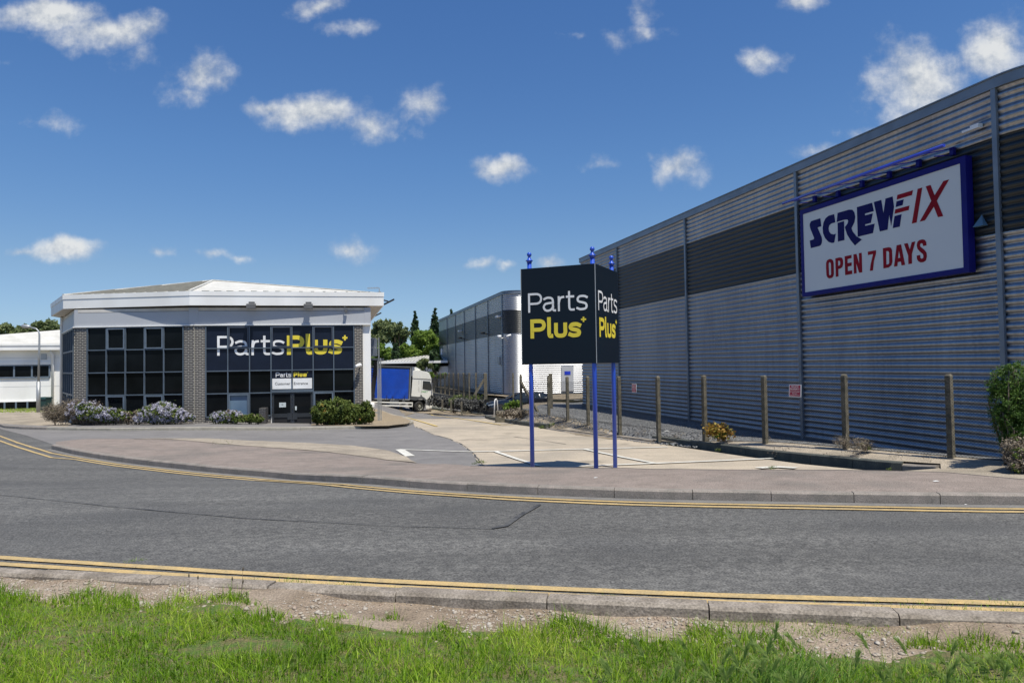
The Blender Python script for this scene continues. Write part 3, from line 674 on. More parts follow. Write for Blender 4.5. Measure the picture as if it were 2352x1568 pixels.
while len(pp) < 8000:
    x = random.uniform(-5.5,5.5); y0 = np.interp(x, ex, ey)-.25; y1 = np.interp(x, kx, ky)-.02
    y = random.uniform(y0, y1); s = random.choice([.004,.006,.006,.009,.012,.02 if random.random() < .4 else .008])
    if math.sin(x*2.3+y*3)+math.sin(x*5.1-y*4+1) < random.uniform(-1.6,1.2): continue
    pp.append((x, y, float(Hs(x, y))-.01+s*.2)); ss.append(s*.85)
g = pebbles('pebbles', pp, ss, 'stone'); g['kind'] = 'stuff'; g['label'] = 'pale pebbles scattered on the bare verge soil'; g['category'] = 'gravel'

def blades(name, P, hgt, wid, lean, material, var, segs=3, curl=1.0, leandir=None):
    n = len(P); az = RNG.uniform(0,2*math.pi,n); ld_ = RNG.uniform(0,2*math.pi,n) if leandir is None else leandir
    side = np.stack([np.cos(az), np.sin(az), np.zeros(n)], 1); ldv = np.stack([np.cos(ld_), np.sin(ld_), np.zeros(n)], 1)
    rows = []
    for k in range(segs+1):
        t = k/segs; c = P+np.array([0,0,1])*(hgt*(t-.18*curl*t*t*np.minimum(lean*2,2)))[:,None]+ldv*(hgt*lean*t**1.8)[:,None]
        w = wid*(1-t**1.4)*.5
        if k < segs: rows += [c-side*w[:,None], c+side*w[:,None]]
        else: rows += [c]
    nv = 2*segs+1; V = np.stack(rows, 1).reshape(-1,3); base = (np.arange(n)*nv)[:,None]
    F = []
    for k in range(segs-1): F += [(2*k,2*k+1,2*k+3),(2*k,2*k+3,2*k+2)]
    F += [(2*segs-2,2*segs-1,2*segs)]
    F = (base[:,:,None]+np.array(F)[None]).reshape(-1,3)
    return V, F, np.repeat(var, nv)
def grass_points(n, x0, x1, y0, y1, edge=True):
    x = RNG.uniform(x0, x1, n); y = RNG.uniform(y0, y1, n)
    e = np.interp(x, ex, ey)+.10*np.sin(x*6)+.05*np.sin(x*17+2)
    keep = (y < e+RNG.normal(0,.03,n)) if edge else np.ones(n, bool)
    d = np.sin(x*2.1+.7)*np.sin(y*3.3+x)+.6*np.sin(x*5.7-y*6.1)+.4*np.sin(x*13+y*11)
    bare = np.zeros(n)
    for (bx, by, br) in BARE: bare = np.maximum(bare, 1-((x-bx)/br)**2-((y-by)/(br*.35))**2)
    keep &= (d > RNG.uniform(-3.8,-.8,n)) & (bare < RNG.uniform(-.1,.35,n))
    return x[keep], y[keep], d[keep]
BARE = [(*G(535,1430)[:2], .32), (*G(880,1458)[:2], .38), (*G(860,1490)[:2], .25), (*G(1490,1475)[:2], .2), (*G(560,1520)[:2], .4), (*G(2080,1530)[:2], .35)]
Vs, Fs, vs_ = [], [], []; off_ = 0
def addb(t):
    global off_
    V, F, v = t; Vs.append(V); Fs.append(F+off_); vs_.append(v); off_ += len(V)
x, y, d = grass_points(250000, -5.2, 5.2, 2.5, 5.0)
hg = RNG.gamma(4, .0145, len(x))*(1+.35*np.clip(d,-1,1.5)); z = Hs(x, y)-.015
vv = np.clip(RNG.normal(.42,.22,len(x))+.2*np.sin(x*1.7+y*2)*np.sin(x*.9-y*3+1)+.16*np.sin(x*7+y*5), 0, 1)
addb(blades('g', np.stack([x,y,z],1), np.clip(hg,.015,.15), RNG.uniform(.003,.0068,len(x)), np.abs(RNG.normal(.45,.35,len(x))), '', vv))
# wide herb leaves low in the sward
x, y, d = grass_points(9000, -5.2, 5.2, 2.5, 4.9)
addb(blades('g', np.stack([x,y,Hs(x,y)-.005],1), RNG.uniform(.02,.06,len(x)), RNG.uniform(.008,.020,len(x)), RNG.uniform(.5,1.4,len(x)), '', np.clip(RNG.normal(.22,.12,len(x)),0,1)))
# small tufts out on the bare soil
for (px, py, r_, n_) in [(1355,1388,.07,120),(1735,1440,.10,300),(1780,1420,.09,260),(1700,1418,.06,120),(1905,1432,.12,260),(2000,1432,.15,300),(1150,1375,.05,60),(1170,1378,.05,60),(910,1372,.04,50),(790,1362,.05,80),(670,1362,.05,60),(1910,1460,.13,220),(2330,1430,.2,300),(2150,1425,.18,160),(560,1358,.04,50),(310,1310,.03,40),(1860,1462,.08,120),(1970,1470,.1,120)]:
    c = G(px, py); a = RNG.normal(0,1,(n_,2))*np.array([r_*1.6,r_*.55])+np.array([c.x,c.y])
    addb(blades('g', np.stack([a[:,0],a[:,1],Hs(a[:,0],a[:,1])-.01],1), RNG.uniform(.012,.045,n_), RNG.uniform(.002,.004,n_), RNG.uniform(.3,1.2,n_), '', np.clip(RNG.normal(.4,.2,n_),0,1)))
g = np_obj('grass', np.concatenate(Vs), np.concatenate(Fs), 'l_grass', np.concatenate(vs_)); g['kind'] = 'stuff'; g['label'] = 'short green verge grass in the foreground'; g['category'] = 'grass'
Vs, Fs, vs_ = [], [], []; off_ = 0
x, y, d = grass_points(12000, -5.2, 5.2, 2.5, 5.0)
addb(blades('g', np.stack([x,y,Hs(x,y)-.01],1), RNG.uniform(.02,.07,len(x)), RNG.uniform(.0015,.003,len(x)), RNG.uniform(.4,1.8,len(x)), '', RNG.uniform(0,1,len(x))))
g = np_obj('dry_grass', np.concatenate(Vs), np.concatenate(Fs), 'l_dry', np.concatenate(vs_)); g['kind'] = 'stuff'; g['label'] = 'dry straw blades among the verge grass'; g['category'] = 'grass'
# grass beyond the sides and behind the camera
x = RNG.uniform(-20,20,60000); y = RNG.uniform(-4,5,60000); k = ((np.abs(x) > 5) | (y < 2.5)) & (y < np.interp(x, kx, ky)-.75)
x, y = x[k], y[k]
V, F, v = blades('g', np.stack([x,y,HH(x,y)],1), RNG.uniform(.03,.1,len(x)), RNG.uniform(.006,.012,len(x)), RNG.uniform(.2,1,len(x)), '', RNG.uniform(.2,.8,len(x)), segs=2)
g = np_obj('verge_grass', V, F, 'l_grass', v); g['kind'] = 'stuff'; g['label'] = 'grass continuing beside the road verge'; g['category'] = 'grass'

# wild barley tuft
def barley(loc, label, n, rx, ry, heads, hmul=1.0):
    root = thing('wild_barley', loc, label, 'grass tuft', 'wild barley tufts at the verge edge', 'stuff')
    a = RNG.normal(0,1,(n,2))*np.array([rx,ry])+np.array([loc.x,loc.y]); ld_ = RNG.normal(.2,.7,n)
    V, F, v = blades('g', np.stack([a[:,0],a[:,1],np.full(n,loc.z)],1), RNG.uniform(.08,.22,n)*hmul, RNG.uniform(.004,.008,n), RNG.uniform(.25,.95,n), '', np.clip(RNG.normal(.3,.2,n),0,1), segs=5, leandir=ld_)
    np_obj('leaf_blades', V, F, 'l_wheat', v, parent=root)
    if not heads: return
    Vh, Fh, vh = [], [], []; o_ = 0
    for i in range(heads):
        bx, by = loc.x+random.gauss(0,rx*1.3), loc.y+random.gauss(0,ry*1.3); h = random.uniform(.16,.27)*hmul; le = random.uniform(-.5,-.15) if random.random() < .7 else random.uniform(0,.3)
        pts = [Vector((bx+le*h*t**2, by-.02*t, loc.z+h*t*(1-.12*t))) for t in np.linspace(0,1,9)]
        m_ = 90; t_ = RNG.uniform(.62,1.0,m_)
        P0 = np.array([[np.interp(t, np.linspace(0,1,9), [p[k] for p in pts]) for k in range(3)] for t in t_])
        dr = np.array(pts[-1]-pts[-3]); dr /= np.linalg.norm(dr)
        D = dr[None]*1.0+RNG.normal(0,.22,(m_,3)); D /= np.linalg.norm(D, axis=1)[:,None]
        S = np.cross(D, [0,-1,.2]); S /= np.linalg.norm(S, axis=1)[:,None]+1e-9
        L = RNG.uniform(.03,.055,m_)[:,None]
        Vh.append(np.stack([P0-S*.0026, P0+S*.0026, P0+D*L], 1).reshape(-1,3)); Fh.append((np.arange(m_)*3)[:,None]+np.array([[0,1,2]])+o_); o_ += 3*m_; vh.append(RNG.uniform(.5,1,m_*3))
        P1 = np.array(pts); S1 = np.tile(np.array([.0014,0,0]), (9,1)); vv = np.stack([P1-S1, P1+S1], 1).reshape(-1,3); Vh.append(vv)
        q = []
        for k in range(8): q += [(2*k,2*k+1,2*k+3),(2*k,2*k+3,2*k+2)]
        Fh.append(np.array(q)+o_); o_ += 18; vh.append(np.full(18,.5))
    np_obj('seed_heads', np.concatenate(Vh), np.concatenate(Fh), 'l_wheat', np.concatenate(vh), parent=root)
c = G(1830,1585); barley(Vector((c.x,c.y,Hf(c.x,c.y))), 'thick dark green barley tuft at the bottom right of the verge', 520, .16, .10, 16, 1.0)
c = G(1600,1600); barley(Vector((c.x,c.y,Hf(c.x,c.y))), 'pale thin barley stems left of the thick dark tuft', 160, .18, .10, 14, .85)
c = G(2130,1610); barley(Vector((c.x,c.y,Hf(c.x,c.y))), 'loose barley seed heads right of the thick dark tuft', 130, .24, .08, 16, .95)
c = G(2330,1590); barley(Vector((c.x,c.y,Hf(c.x,c.y))), 'barley tuft in the bottom right corner of the verge', 100, .12, .08, 8, .85)
# plantain stalks
def stalks(loc, label, offsx):
    root = thing('plantain', loc, label, 'weed', 'plantain weeds in the grass', 'stuff'); s = MB(); h_ = MB()
    for (dx, dz, le) in offsx:
        a = Vector((loc.x+dx, loc.y+random.uniform(-.03,.03), loc.z)); b = a+Vector((le, 0, dz))
        s.tube([a, a.lerp(b,.5)+Vector((le*.1,0,.01)), b], .0014, 5); h_.tube([b, b+Vector((le*.05,0,.012)), b+Vector((le*.08,0,.024))], [.003,.0055,.002], 6)
    s.build('stem', 'twig', root); h_.build('flower_head', 'bark', root)
c = G(545,1412); stalks(Vector((c.x,c.y,Hf(c.x,c.y))), 'tall plantain with brown heads against the road, right hand one', [(-.03,.22,-.01),(.02,.29,.02),(.0,.20,.03),(.04,.12,.01)])
c = G(445,1400); stalks(Vector((c.x,c.y,Hf(c.x,c.y))), 'thin plantain stalks left of the tallest plantain', [(-.02,.22,-.01),(.02,.20,.0),(-.06,.13,-.02)])
# ------------------------------------------------------------------ warehouses
dv = ray(767, 841); T = Vector((dv.x, dv.y, 0)).normalized(); NN = Vector((T.y, -T.x, 0))   # T: away along the wall, NN: into the building
def base_pt(px, py, h): d = ray(px, py); return CAM+d*(h/(-d.z))
HB1 = 2.05; p1 = base_pt(1846, 1002, HB1); D1 = p1.dot(NN)
HB2 = 2.15; p2 = base_pt(1155, 903, HB2); D2 = p2.dot(NN)
def wall_frame(D): return Frame(NN*D, -T)
W1 = wall_frame(D1); W2 = wall_frame(D2)
def zat(Wf, px, py): return Wf.at(px, py)[1]
ZT1 = (zat(W1,1834,394)+zat(W1,2285,205))/2; ZB1a = (zat(W1,1834,476)+zat(W1,1580,556))/2; ZB1b = (zat(W1,1834,626.4)+zat(W1,2295,534))/2
ZT2 = zat(W2,1155,676); ZB2a = zat(W2,1155,713); ZB2b = zat(W2,1155,767)
print('W1', D1, ZT1, ZB1a, ZB1b, 'W2', D2, ZT2, ZB2a, ZB2b, W1.at(2290,500), W1.at(1340,700), W2.at(1155,800), W2.at(1009,800))
def corr_path(Wf, ufar, ucorner, rad, lenend, lenfar, stepw=3.0):
    pts = []      # (pos Vector, outward Vector)
    U, Wn = Wf.U, Wf.W
    C0 = Wf.p(ufar, 0)
    pts.append((C0-Wn*lenfar, -U)); pts.append((C0-Wn*.02, -U))
    n = max(2, int((ucorner-ufar)/stepw))
    for i in range(n+1): pts.append((Wf.p(ufar+(ucorner-ufar)*i/n, 0), Wn))
    cc = Wf.p(ucorner, 0)-Wn*rad
    for i in range(1, 13):
        a = math.pi/2*i/12; nrm = Wn*math.cos(a)+U*math.sin(a); pts.append((cc+nrm*rad, nrm))
    e = cc+U*rad
    for i in range(1, 9): pts.append((e-Wn*lenend*i/8, U))
    return pts
def corrugated(name, pts, z0, z1, parent, material, period=.145, amp=.023, sub=10):
    rows = np.arange(z0, z1+1e-6, period/sub); P = np.array([p for p, n in pts]); Nn = np.array([n for p, n in pts])
    ph = (rows-math.floor(z0/period)*period)/period*2*np.pi
    prof = amp*np.sign(np.cos(ph/2))*0+amp*(np.abs(np.cos(ph/2))*2-1)
    V = P[None]+Nn[None]*prof[:,None,None]; V[:,:,2] = rows[:,None]
    m_ = len(pts); F = np.array([(i*m_+j, i*m_+j+1, (i+1)*m_+j+1, (i+1)*m_+j) for i in range(len(rows)-1) for j in range(m_-1)])
    # split off the sharp far corner so it shades flat
    o = np_obj(name, V.reshape(-1,3), F, material, parent=parent, smooth=True); return o
def ribbon(mb, pts, z0, z1, w0, w1):
    for (p, n), (q, k) in zip(pts[:-1], pts[1:]):
        mb.hexa([p+n*w0+Vector((0,0,z0)), q+k*w0+Vector((0,0,z0)), q+k*w1+Vector((0,0,z0)), p+n*w1+Vector((0,0,z0)),
                 p+n*w0+Vector((0,0,z1)), q+k*w0+Vector((0,0,z1)), q+k*w1+Vector((0,0,z1)), p+n*w1+Vector((0,0,z1))])
def warehouse(label, cm, Wf, ufar, ucorner, rad, zb, zt, za, zbb, joints, lenend, lenfar, zground):
    root = thing('warehouse', Wf.p((ufar+ucorner)/2, zground), label, 'warehouse', 'corrugated metal warehouses')
    pts = corr_path(Wf, ufar, ucorner, rad, lenend, lenfar)
    mainp = pts[1:]
    mainp = [(Wf.p(ufar,0), Wf.W)]+pts[3:]
    corrugated('wall_cladding', mainp, zb, zbb, root, cm)
    corrugated('dark_band', mainp, zbb, za, root, 'cladd')
    corrugated('wall_cladding', mainp, za, zt, root, cm)
    corrugated('end_cladding', [(Wf.p(ufar,0)-Wf.W*lenfar, -Wf.U), (Wf.p(ufar,0)-Wf.W*.01, -Wf.U)], zb, zt, root, cm)
    mb = MB(); ribbon(mb, mainp, zb-.16, zb, -.06, .055); mb.build('base_rail', 'trimd', root)
    mb = MB(); ribbon(mb, mainp, zground, zb-.16, -.25, -.04); mb.build('plinth', 'plinth', root)
    mb = MB(); ribbon(mb, mainp, zt, zt+.20, -.35, .075); ribbon(mb, mainp, zt+.20, zt+.225, -.37, .10); mb.build('roof_trim', 'trim', root)
    mb = MB(); r_ = [p+Vector((0,0,zt+.1))-n*.2 for p, n in mainp]+[Wf.p(ufar, zt+.1, -lenend)]
    mb.prism(r_, (0,0,-.3)); mb.build('roof', 'roofm', root)
    for u in joints:
        mb = MB(); Wf.box(mb, u-.05, u+.05, zb-.12, zt+.0, .0, .062); mb.build('joint_strip', 'trim', root)
    return root, mainp
j1 = [W1.at(px, 800)[0] for px in ()]+[W1.at(1837.5,689)[0], W1.at(1581,800)[0], W1.at(1422,800)[0]]
uc1 = W1.at(2303.5,689)[0]; uf1 = W1.at(1336,760)[0]
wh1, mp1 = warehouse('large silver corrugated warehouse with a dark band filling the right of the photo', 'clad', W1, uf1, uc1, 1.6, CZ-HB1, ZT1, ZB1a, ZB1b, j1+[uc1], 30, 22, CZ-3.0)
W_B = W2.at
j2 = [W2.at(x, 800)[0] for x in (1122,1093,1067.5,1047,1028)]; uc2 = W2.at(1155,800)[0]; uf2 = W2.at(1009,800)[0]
wh2, mp2 = warehouse('distant silver corrugated warehouse behind the lorry and the black car, one end sunlit', 'cladlit', W2, uf2, uc2, 1.1, CZ-HB2, ZT2, ZB2a, ZB2b, j2+[uc2], 26, 20, CZ-4.1)
# fittings on the far warehouse
def on(Wf, px, py, w=0): u, z = Wf.at(px, py, w); return u, z
def fitting(Wf, root, name, px, py, su, sz, sw, material):
    u, z = on(Wf, px, py, .1); mb = MB(); Wf.box(mb, u-su, u+su, z-sz, z+sz, .03, .03+sw); return mb.build(name, material, root, bevel=.01)
for px, py in ((1146,727),(1058,760)): fitting(W2, wh2, 'wall_lamp', px, py, .35, .06, .3, 'ltw')
for px, py in ((1119,767),(1066,778),(1020,789)):
    u, z = on(W2, px, py, .1); mb = MB(); mb.bar(W2.p(u,z,.05), W2.p(u,z+.05,.55), .06); mb.bar(W2.p(u-.35,z+.06,.5), W2.p(u+.35,z+.06,.5), .34, .14); mb.build('floodlight', 'blackm', wh2)
fitting(W2, wh2, 'alarm_box', 1147, 828, .28, .3, .15, 'alu'); fitting(W2, wh2, 'meter_box', 1150, 884-66, .01, .01, .02, 'alu')
fitting(W2, wh2, 'meter_box', 1150, 828, .3, .35, .05, 'alu'); fitting(W2, wh2, 'meter_box', 1014, 808, .25, .35, .12, 'ltw')
E2 = Frame(mp2[-9][0]*1, (NN)); E2 = Frame(mp2[16 if len(mp2) > 30 else -8][0], NN)
# end face frame of the far warehouse: faces us
ef = mp2[-8][0]; E2 = Frame(Vector((ef.x, ef.y, 0)), NN)
if E2.W.dot(Vector((0,-1,0))) < 0: E2 = Frame(Vector((ef.x, ef.y, 0)), NN)
def cctv(Wf, root, px, py, s=1.0, dirn=-1):
    u, z = Wf.at(px, py, .3); mb = MB(); P = Wf.p
    mb.bar(P(u,z-.25*s,.02), P(u,z-.25*s,.3*s), .05*s); mb.bar(P(u,z-.25*s,.3*s), P(u,z,.3*s), .05*s)
    mb.tube([P(u+.22*s,z+.08*s,.3*s), P(u-.22*s*1,z-.06*s,.42*s)], [.09*s,.08*s], 10); mb.build('security_camera', 'ltw', root)
u, z = E2.at(1163, 768, .3); cctv(E2, wh2, 1168, 771, .8); 
mb = MB(); u, z = W2.at(1147,776,.3); mb.tube([W2.p(u,z,.3), W2.p(u,z+.2,.3)], .15, 10); mb.bar(W2.p(u,z,.02), W2.p(u,z,.3), .07); mb.build('dome_camera', 'ltw', wh2)

u0_, z0_ = E2.at(1290,898,.05); u1_, z1_ = E2.at(1317,841,.05)
mb = MB(); E2.box(mb, u0_, u1_, z0_, z1_, .0, .06); d_ = mb.build('door', 'trim', wh2); d_.data.materials[0] = M['frieze']
mb = MB(); E2.box(mb, u0_+.25*(u1_-u0_), u1_-.25*(u1_-u0_), z1_-.62, z1_-.35, .06, .075); mb.build('sign_plate', 'barb', d_)
# high step of roof at the end of the far warehouse
mb = MB(); p, n = mp2[-8]; q, k = mp2[-1]; mb.hexa([p+n*.09+Vector((0,0,ZT2+.15)), q+k*.09+Vector((0,0,ZT2+.15)), q-k*1+Vector((0,0,ZT2+.15)), p-n*1+Vector((0,0,ZT2+.15)), p+n*.09+Vector((0,0,ZT2+.55)), q+k*.09+Vector((0,0,ZT2+.55)), q-k*1+Vector((0,0,ZT2+.55)), p-n*1+Vector((0,0,ZT2+.55))])
mb.build('parapet', 'frieze', wh2)
# fittings on the near warehouse
u, z = W1.at(2224, 292, .2); mb = MB(); W1.box(mb, u-.02, u+.16, z-.05, z+.03, .03, .14); W1.box(mb, u-.22, u-.02, z-.045, z-.0, .05, .12); mb.build('bulkhead_lamp', 'ltw', wh1)
u, z = W1.at(2251, 508, .1); mb = MB(); P = W1.p
mb.add([P(u-.11,z-.10,.04),P(u+.11,z-.10,.04),P(u+.11,z-.10,.16),P(u-.11,z-.10,.16),P(u,z+.13,.05)], [(0,1,2,3),(0,4,1),(1,4,2),(2,4,3),(3,4,0)]); mb.build('wedge_lamp', 'alu', wh1).data.materials[0] = mat('wedge_lamp', (.12,.22,.30), .4)
# ------------------------------------------------------------------ lettering helpers
def catmull(p, n=5):
    out = []
    for i in range(len(p)-1):
        a = p[max(i-1,0)]; b = p[i]; c = p[i+1]; d = p[min(i+2,len(p)-1)]
        for k in range(n):
            t = k/n; out.append(tuple(.5*((2*b[j])+(-a[j]+c[j])*t+(2*a[j]-5*b[j]+4*c[j]-d[j])*t*t+(-a[j]+3*b[j]-3*c[j]+d[j])*t**3) for j in (0,1)))
    out.append(p[-1]); return out
GL = {
 'P': (1, [([(0,0),(0,1)],0), ([(0,1),(.45,1),(.72,.985),(.92,.90),(1,.72),(.92,.54),(.72,.455),(.45,.44),(0,.44)],1)]),
 'a': (.77, [([(.06,.92),(.28,1),(.52,1),(.74,.92),(.82,.72),(.82,.4),(.82,.16),(.86,.03),(1,0)],1), ([(.82,.60),(.45,.58),(.14,.52),(0,.30),(.12,.07),(.35,0),(.62,.06),(.82,.26)],1)]),
 'r': (.77, [([(0,0),(0,1)],0), ([(0,.5),(.18,.80),(.5,.96),(1,1)],1)]),
 't': (1, [([(.33,1),(.33,.45),(.34,.16),(.45,.03),(.7,0),(1,0)],1), ([(0,.745),(.95,.745)],0)]),
 's': (.77, [([(1,.90),(.78,.98),(.5,1),(.2,.96),(.04,.78),(.15,.60),(.5,.52),(.85,.43),(.98,.24),(.85,.05),(.5,0),(.25,.01),(0,.09)],1)]),
 'l': (1.08, [([(0,1),(0,.5),(0,.2),(.2,.03),(.55,0),(1,0)],1)]),
 'u': (.77, [([(0,1),(0,.6),(0,.3),(.15,.06),(.5,0),(.85,.06),(1,.3),(1,.6),(1,1)],1)]),
 '+': (1, [([(0,.5),(1,.5)],0), ([(.5,0),(.5,1)],0)]),
}
def stroke_glyph(mb, F_, ch, u0, u1, zb, cap, wt, w, hgt=None):
    rel, strokes = GL[ch]; Hh = hgt if hgt else cap*rel; hw = wt/2
    for si, (pts, curve) in enumerate(strokes):
        p = [(u0+hw+X*(u1-u0-2*hw), zb+hw+Y_*(Hh-2*hw)) for X, Y_ in pts]
        if curve: p = catmull(p, 5)
        p = [Vector(q) for q in p]
        p[0] = p[0]+(p[0]-p[1]).normalized()*hw; p[-1] = p[-1]+(p[-1]-p[-2]).normalized()*hw
        if ch == 'P' and si == 1: p[0] = p[0]+Vector((hw*1.0,0)); p[-1] = p[-1]+Vector((hw,0))
        a, b = offs(p, hw), offs(p, -hw); ww = w+.0012*si
        vs = []
        for q, r_ in zip(a, b): vs += [F_.p(q.x,q.y,ww), F_.p(r_.x,r_.y,ww)]
        mb.add(vs, [(2*i,2*i+1,2*i+3,2*i+2) for i in range(len(p)-1)])
def word(mb, F_, spec, zb, cap, wt, w):
    for ch, a, b in spec: stroke_glyph(mb, F_, ch, a, b, zb, cap, wt, w)
def text_mesh(name, s, F_, u0, u1, z0, z1, w, material, parent, bold=0.0, vertical=False, shear=0):
    cu = bpy.data.curves.new(name, 'FONT'); cu.body = s; cu.offset = bold; cu.shear = shear; cu.resolution_u = 3
    o = bpy.data.objects.new(name, cu); COL.objects.link(o); bpy.context.view_layer.update()
    me = bpy.data.meshes.new_from_object(o.evaluated_get(bpy.context.evaluated_depsgraph_get())); me.name = name
    bpy.data.objects.remove(o); bpy.data.curves.remove(cu)
    xs = [v.co.x for v in me.vertices]; ys_ = [v.co.y for v in me.vertices]; x0, x1, y0, y1 = min(xs), max(xs), min(ys_), max(ys_)
    o0 = rootloc(parent)
    for v in me.vertices:
        v.co = F_.p(u0+(v.co.x-x0)/(x1-x0)*(u1-u0), z0+(v.co.y-y0)/(y1-y0)*(z1-z0), w)-o0
    me.materials.clear(); me.materials.append(M[material]); ob = bpy.data.objects.new(name, me); COL.objects.link(ob); ob.parent = parent; return ob
def traced(mb, F_, polys, sx, ox, oy, w):
    for pl in polys:
        loops = pl if isinstance(pl[0][0], (tuple, list)) else [pl]
        L3 = [[Vector((*F_.at((ox+x/sx)/1.7415, (oy+y/sx)/1.7415, w), 0)) for x, y in l] for l in loops]
        flat = [q for l in L3 for q in l]; tri = tessellate_polygon(L3)
        mb.add([F_.p(q.x, q.y, w) for q in flat], [tuple(t) for t in tri])
# ------------------------------------------------------------------ the wall sign
WS = .20
def cor(px, py, w=WS): return W1.at(px, py, w)
c_ = [cor(1837.8,482), cor(2218.5,358), cor(2225,627), cor(1841.6,680)]
su0, su1 = (c_[0][0]+c_[3][0])/2, (c_[1][0]+c_[2][0])/2; sz1, sz0 = (c_[0][1]+c_[1][1])/2, (c_[2][1]+c_[3][1])/2
i_ = [cor(1843.8,491.7), cor(2205,375.6), cor(2212.7,615), cor(1847.4,671.4)]
iu0, iu1 = (i_[0][0]+i_[3][0])/2, (i_[1][0]+i_[2][0])/2; iz1, iz0 = (i_[0][1]+i_[1][1])/2, (i_[2][1]+i_[3][1])/2
sg = thing('billboard', W1.p((su0+su1)/2, sz0, .1), 'large white wall sign in a blue frame on the big warehouse', 'sign')
mb = MB(); W1.box(mb, su0, su1, sz0, sz1, .04, WS-.03); W1.box(mb, su0, su1, sz0, iz0, WS-.03, WS); W1.box(mb, su0, su1, iz1, sz1, WS-.03, WS); W1.box(mb, su0, iu0, iz0, iz1, WS-.03, WS); W1.box(mb, iu1, su1, iz0, iz1, WS-.03, WS)
mb.build('frame', 'signb', sg)
mb = MB(); W1.box(mb, iu0+.002, iu1-.002, iz0+.002, iz1-.002, WS-.03, WS-.015); mb.build('panel', 'signw', sg)
TB_ = [
 [(160,755),(175,748),(298,709),(314,828),(265,843),(260,850),(318,985),(325,1035),(320,1075),(305,1105),(285,1118),(158,1150),(142,1037),(195,1022),(205,1010),(205,995),(150,860),(141,820),(143,790)],
 [(502,649),(519,770),(460,788),(430,815),(420,860),(428,905),(455,938),(490,947),(515,942),(526,935),(504,1066),(470,1073),(420,1058),(370,1005),(338,930),(332,850),(345,770),(375,710),(420,672)],
 [(552,632),(720,583),(770,585),(800,625),(813,690),(800,770),(757,855),(775,905),(830,975),(910,1022),(808,1110),(745,1035),(690,945),(658,840),(700,785),(708,745),(695,728),(650,732),(538,767)],
 [(551,778),(648,750),(653,1030),(557,1054)],
 [(835,547),(1060,482),(1086,605),(955,642),(955,668),(1070,637),(1042,778),(958,800),(957,822),(1098,788),(1073,928),(848,982)],
 [(1084,472),(1195,440),(1226,632),(1256,421),(1362,389),(1382,545),(1340,828),(1310,660),(1288,877),(1173,905)],
 [(1417,463),(1525,432),(1508,517),(1406,547)], [(1388,678),(1494,650),(1467,832),(1362,857)]]
TR_ = [[(1430,368),(1660,298),(1646,370),(1421,437)], [(1400,580),(1609,523),(1597,590),(1389,645)], [(1728,279),(1797,258),(1714,772),(1643,790)],
 [(1847,242),(1919,220),(1978,372),(2108,163),(2192,140),(2012,452),(2105,678),(2028,695),(1967,541),(1838,740),(1757,762),(1928,455)]]
TO_ = [
 [[(275,543),(310,548),(340,575),(352,625),(355,830),(345,870),(320,900),(270,912),(235,895),(215,850),(206,700),(208,620),(225,570)],[(280,605),(298,630),(302,830),(290,850),(275,850),(265,835),(257,650),(262,615)]],
 [[(381,533),(470,513),(510,525),(528,570),(530,640),(515,695),(485,722),(438,736),(442,872),(390,882)],[(434,583),(455,577),(472,590),(474,640),(462,665),(436,672)]],
 [(556,494),(688,467),(688,527),(612,548),(614,622),(690,607),(690,672),(617,690),(620,772),(699,757),(700,828),(566,850)],
 [(722,460),(780,448),(830,632),(824,437),(878,427),(889,795),(829,805),(775,628),(784,812),(731,823)],
 [(993,408),(1147,379),(1148,440),(1110,580),(1090,760),(1031,770),(1045,650),(1090,452),(995,473)],
 [[(1275,344),(1390,322),(1430,335),(1450,380),(1457,600),(1440,660),(1385,705),(1286,725)],[(1340,400),(1375,396),(1392,420),(1395,620),(1380,643),(1343,650)]],
 [[(1535,288),(1619,271),(1695,655),(1627,667),(1615,594),(1557,605),(1550,680),(1485,690)],[(1578,390),(1603,520),(1564,530)]],
 [(1674,260),(1743,245),(1783,365),(1820,229),(1888,213),(1823,455),(1825,632),(1756,643),(1752,480)],
 [(2020,175),(2065,185),(2092,225),(2098,290),(2032,303),(2027,265),(2010,249),(1985,258),(1975,285),(1985,315),(2060,375),(2100,430),(2106,500),(2085,575),(2040,605),(1990,610),(1945,590),(1918,550),(1912,482),(1978,468),(1982,520),(2005,540),(2035,525),(2040,490),(2030,455),(1970,405),(1925,350),(1912,290),(1925,225),(1960,190)]]
mb = MB(); traced(mb, W1, TB_, 3.675, 3200, 680, WS-.011); mb.build('blue_lettering', 'txtb', sg, fixn=False)
mb = MB(); traced(mb, W1, TR_, 3.675, 3200, 680, WS-.011); mb.build('red_lettering', 'txtr', sg, fixn=False)
mb = MB(); traced(mb, W1, TO_, 4.704, 3260, 920, WS-.011); mb.build('red_lettering', 'txtr', sg, fixn=False)
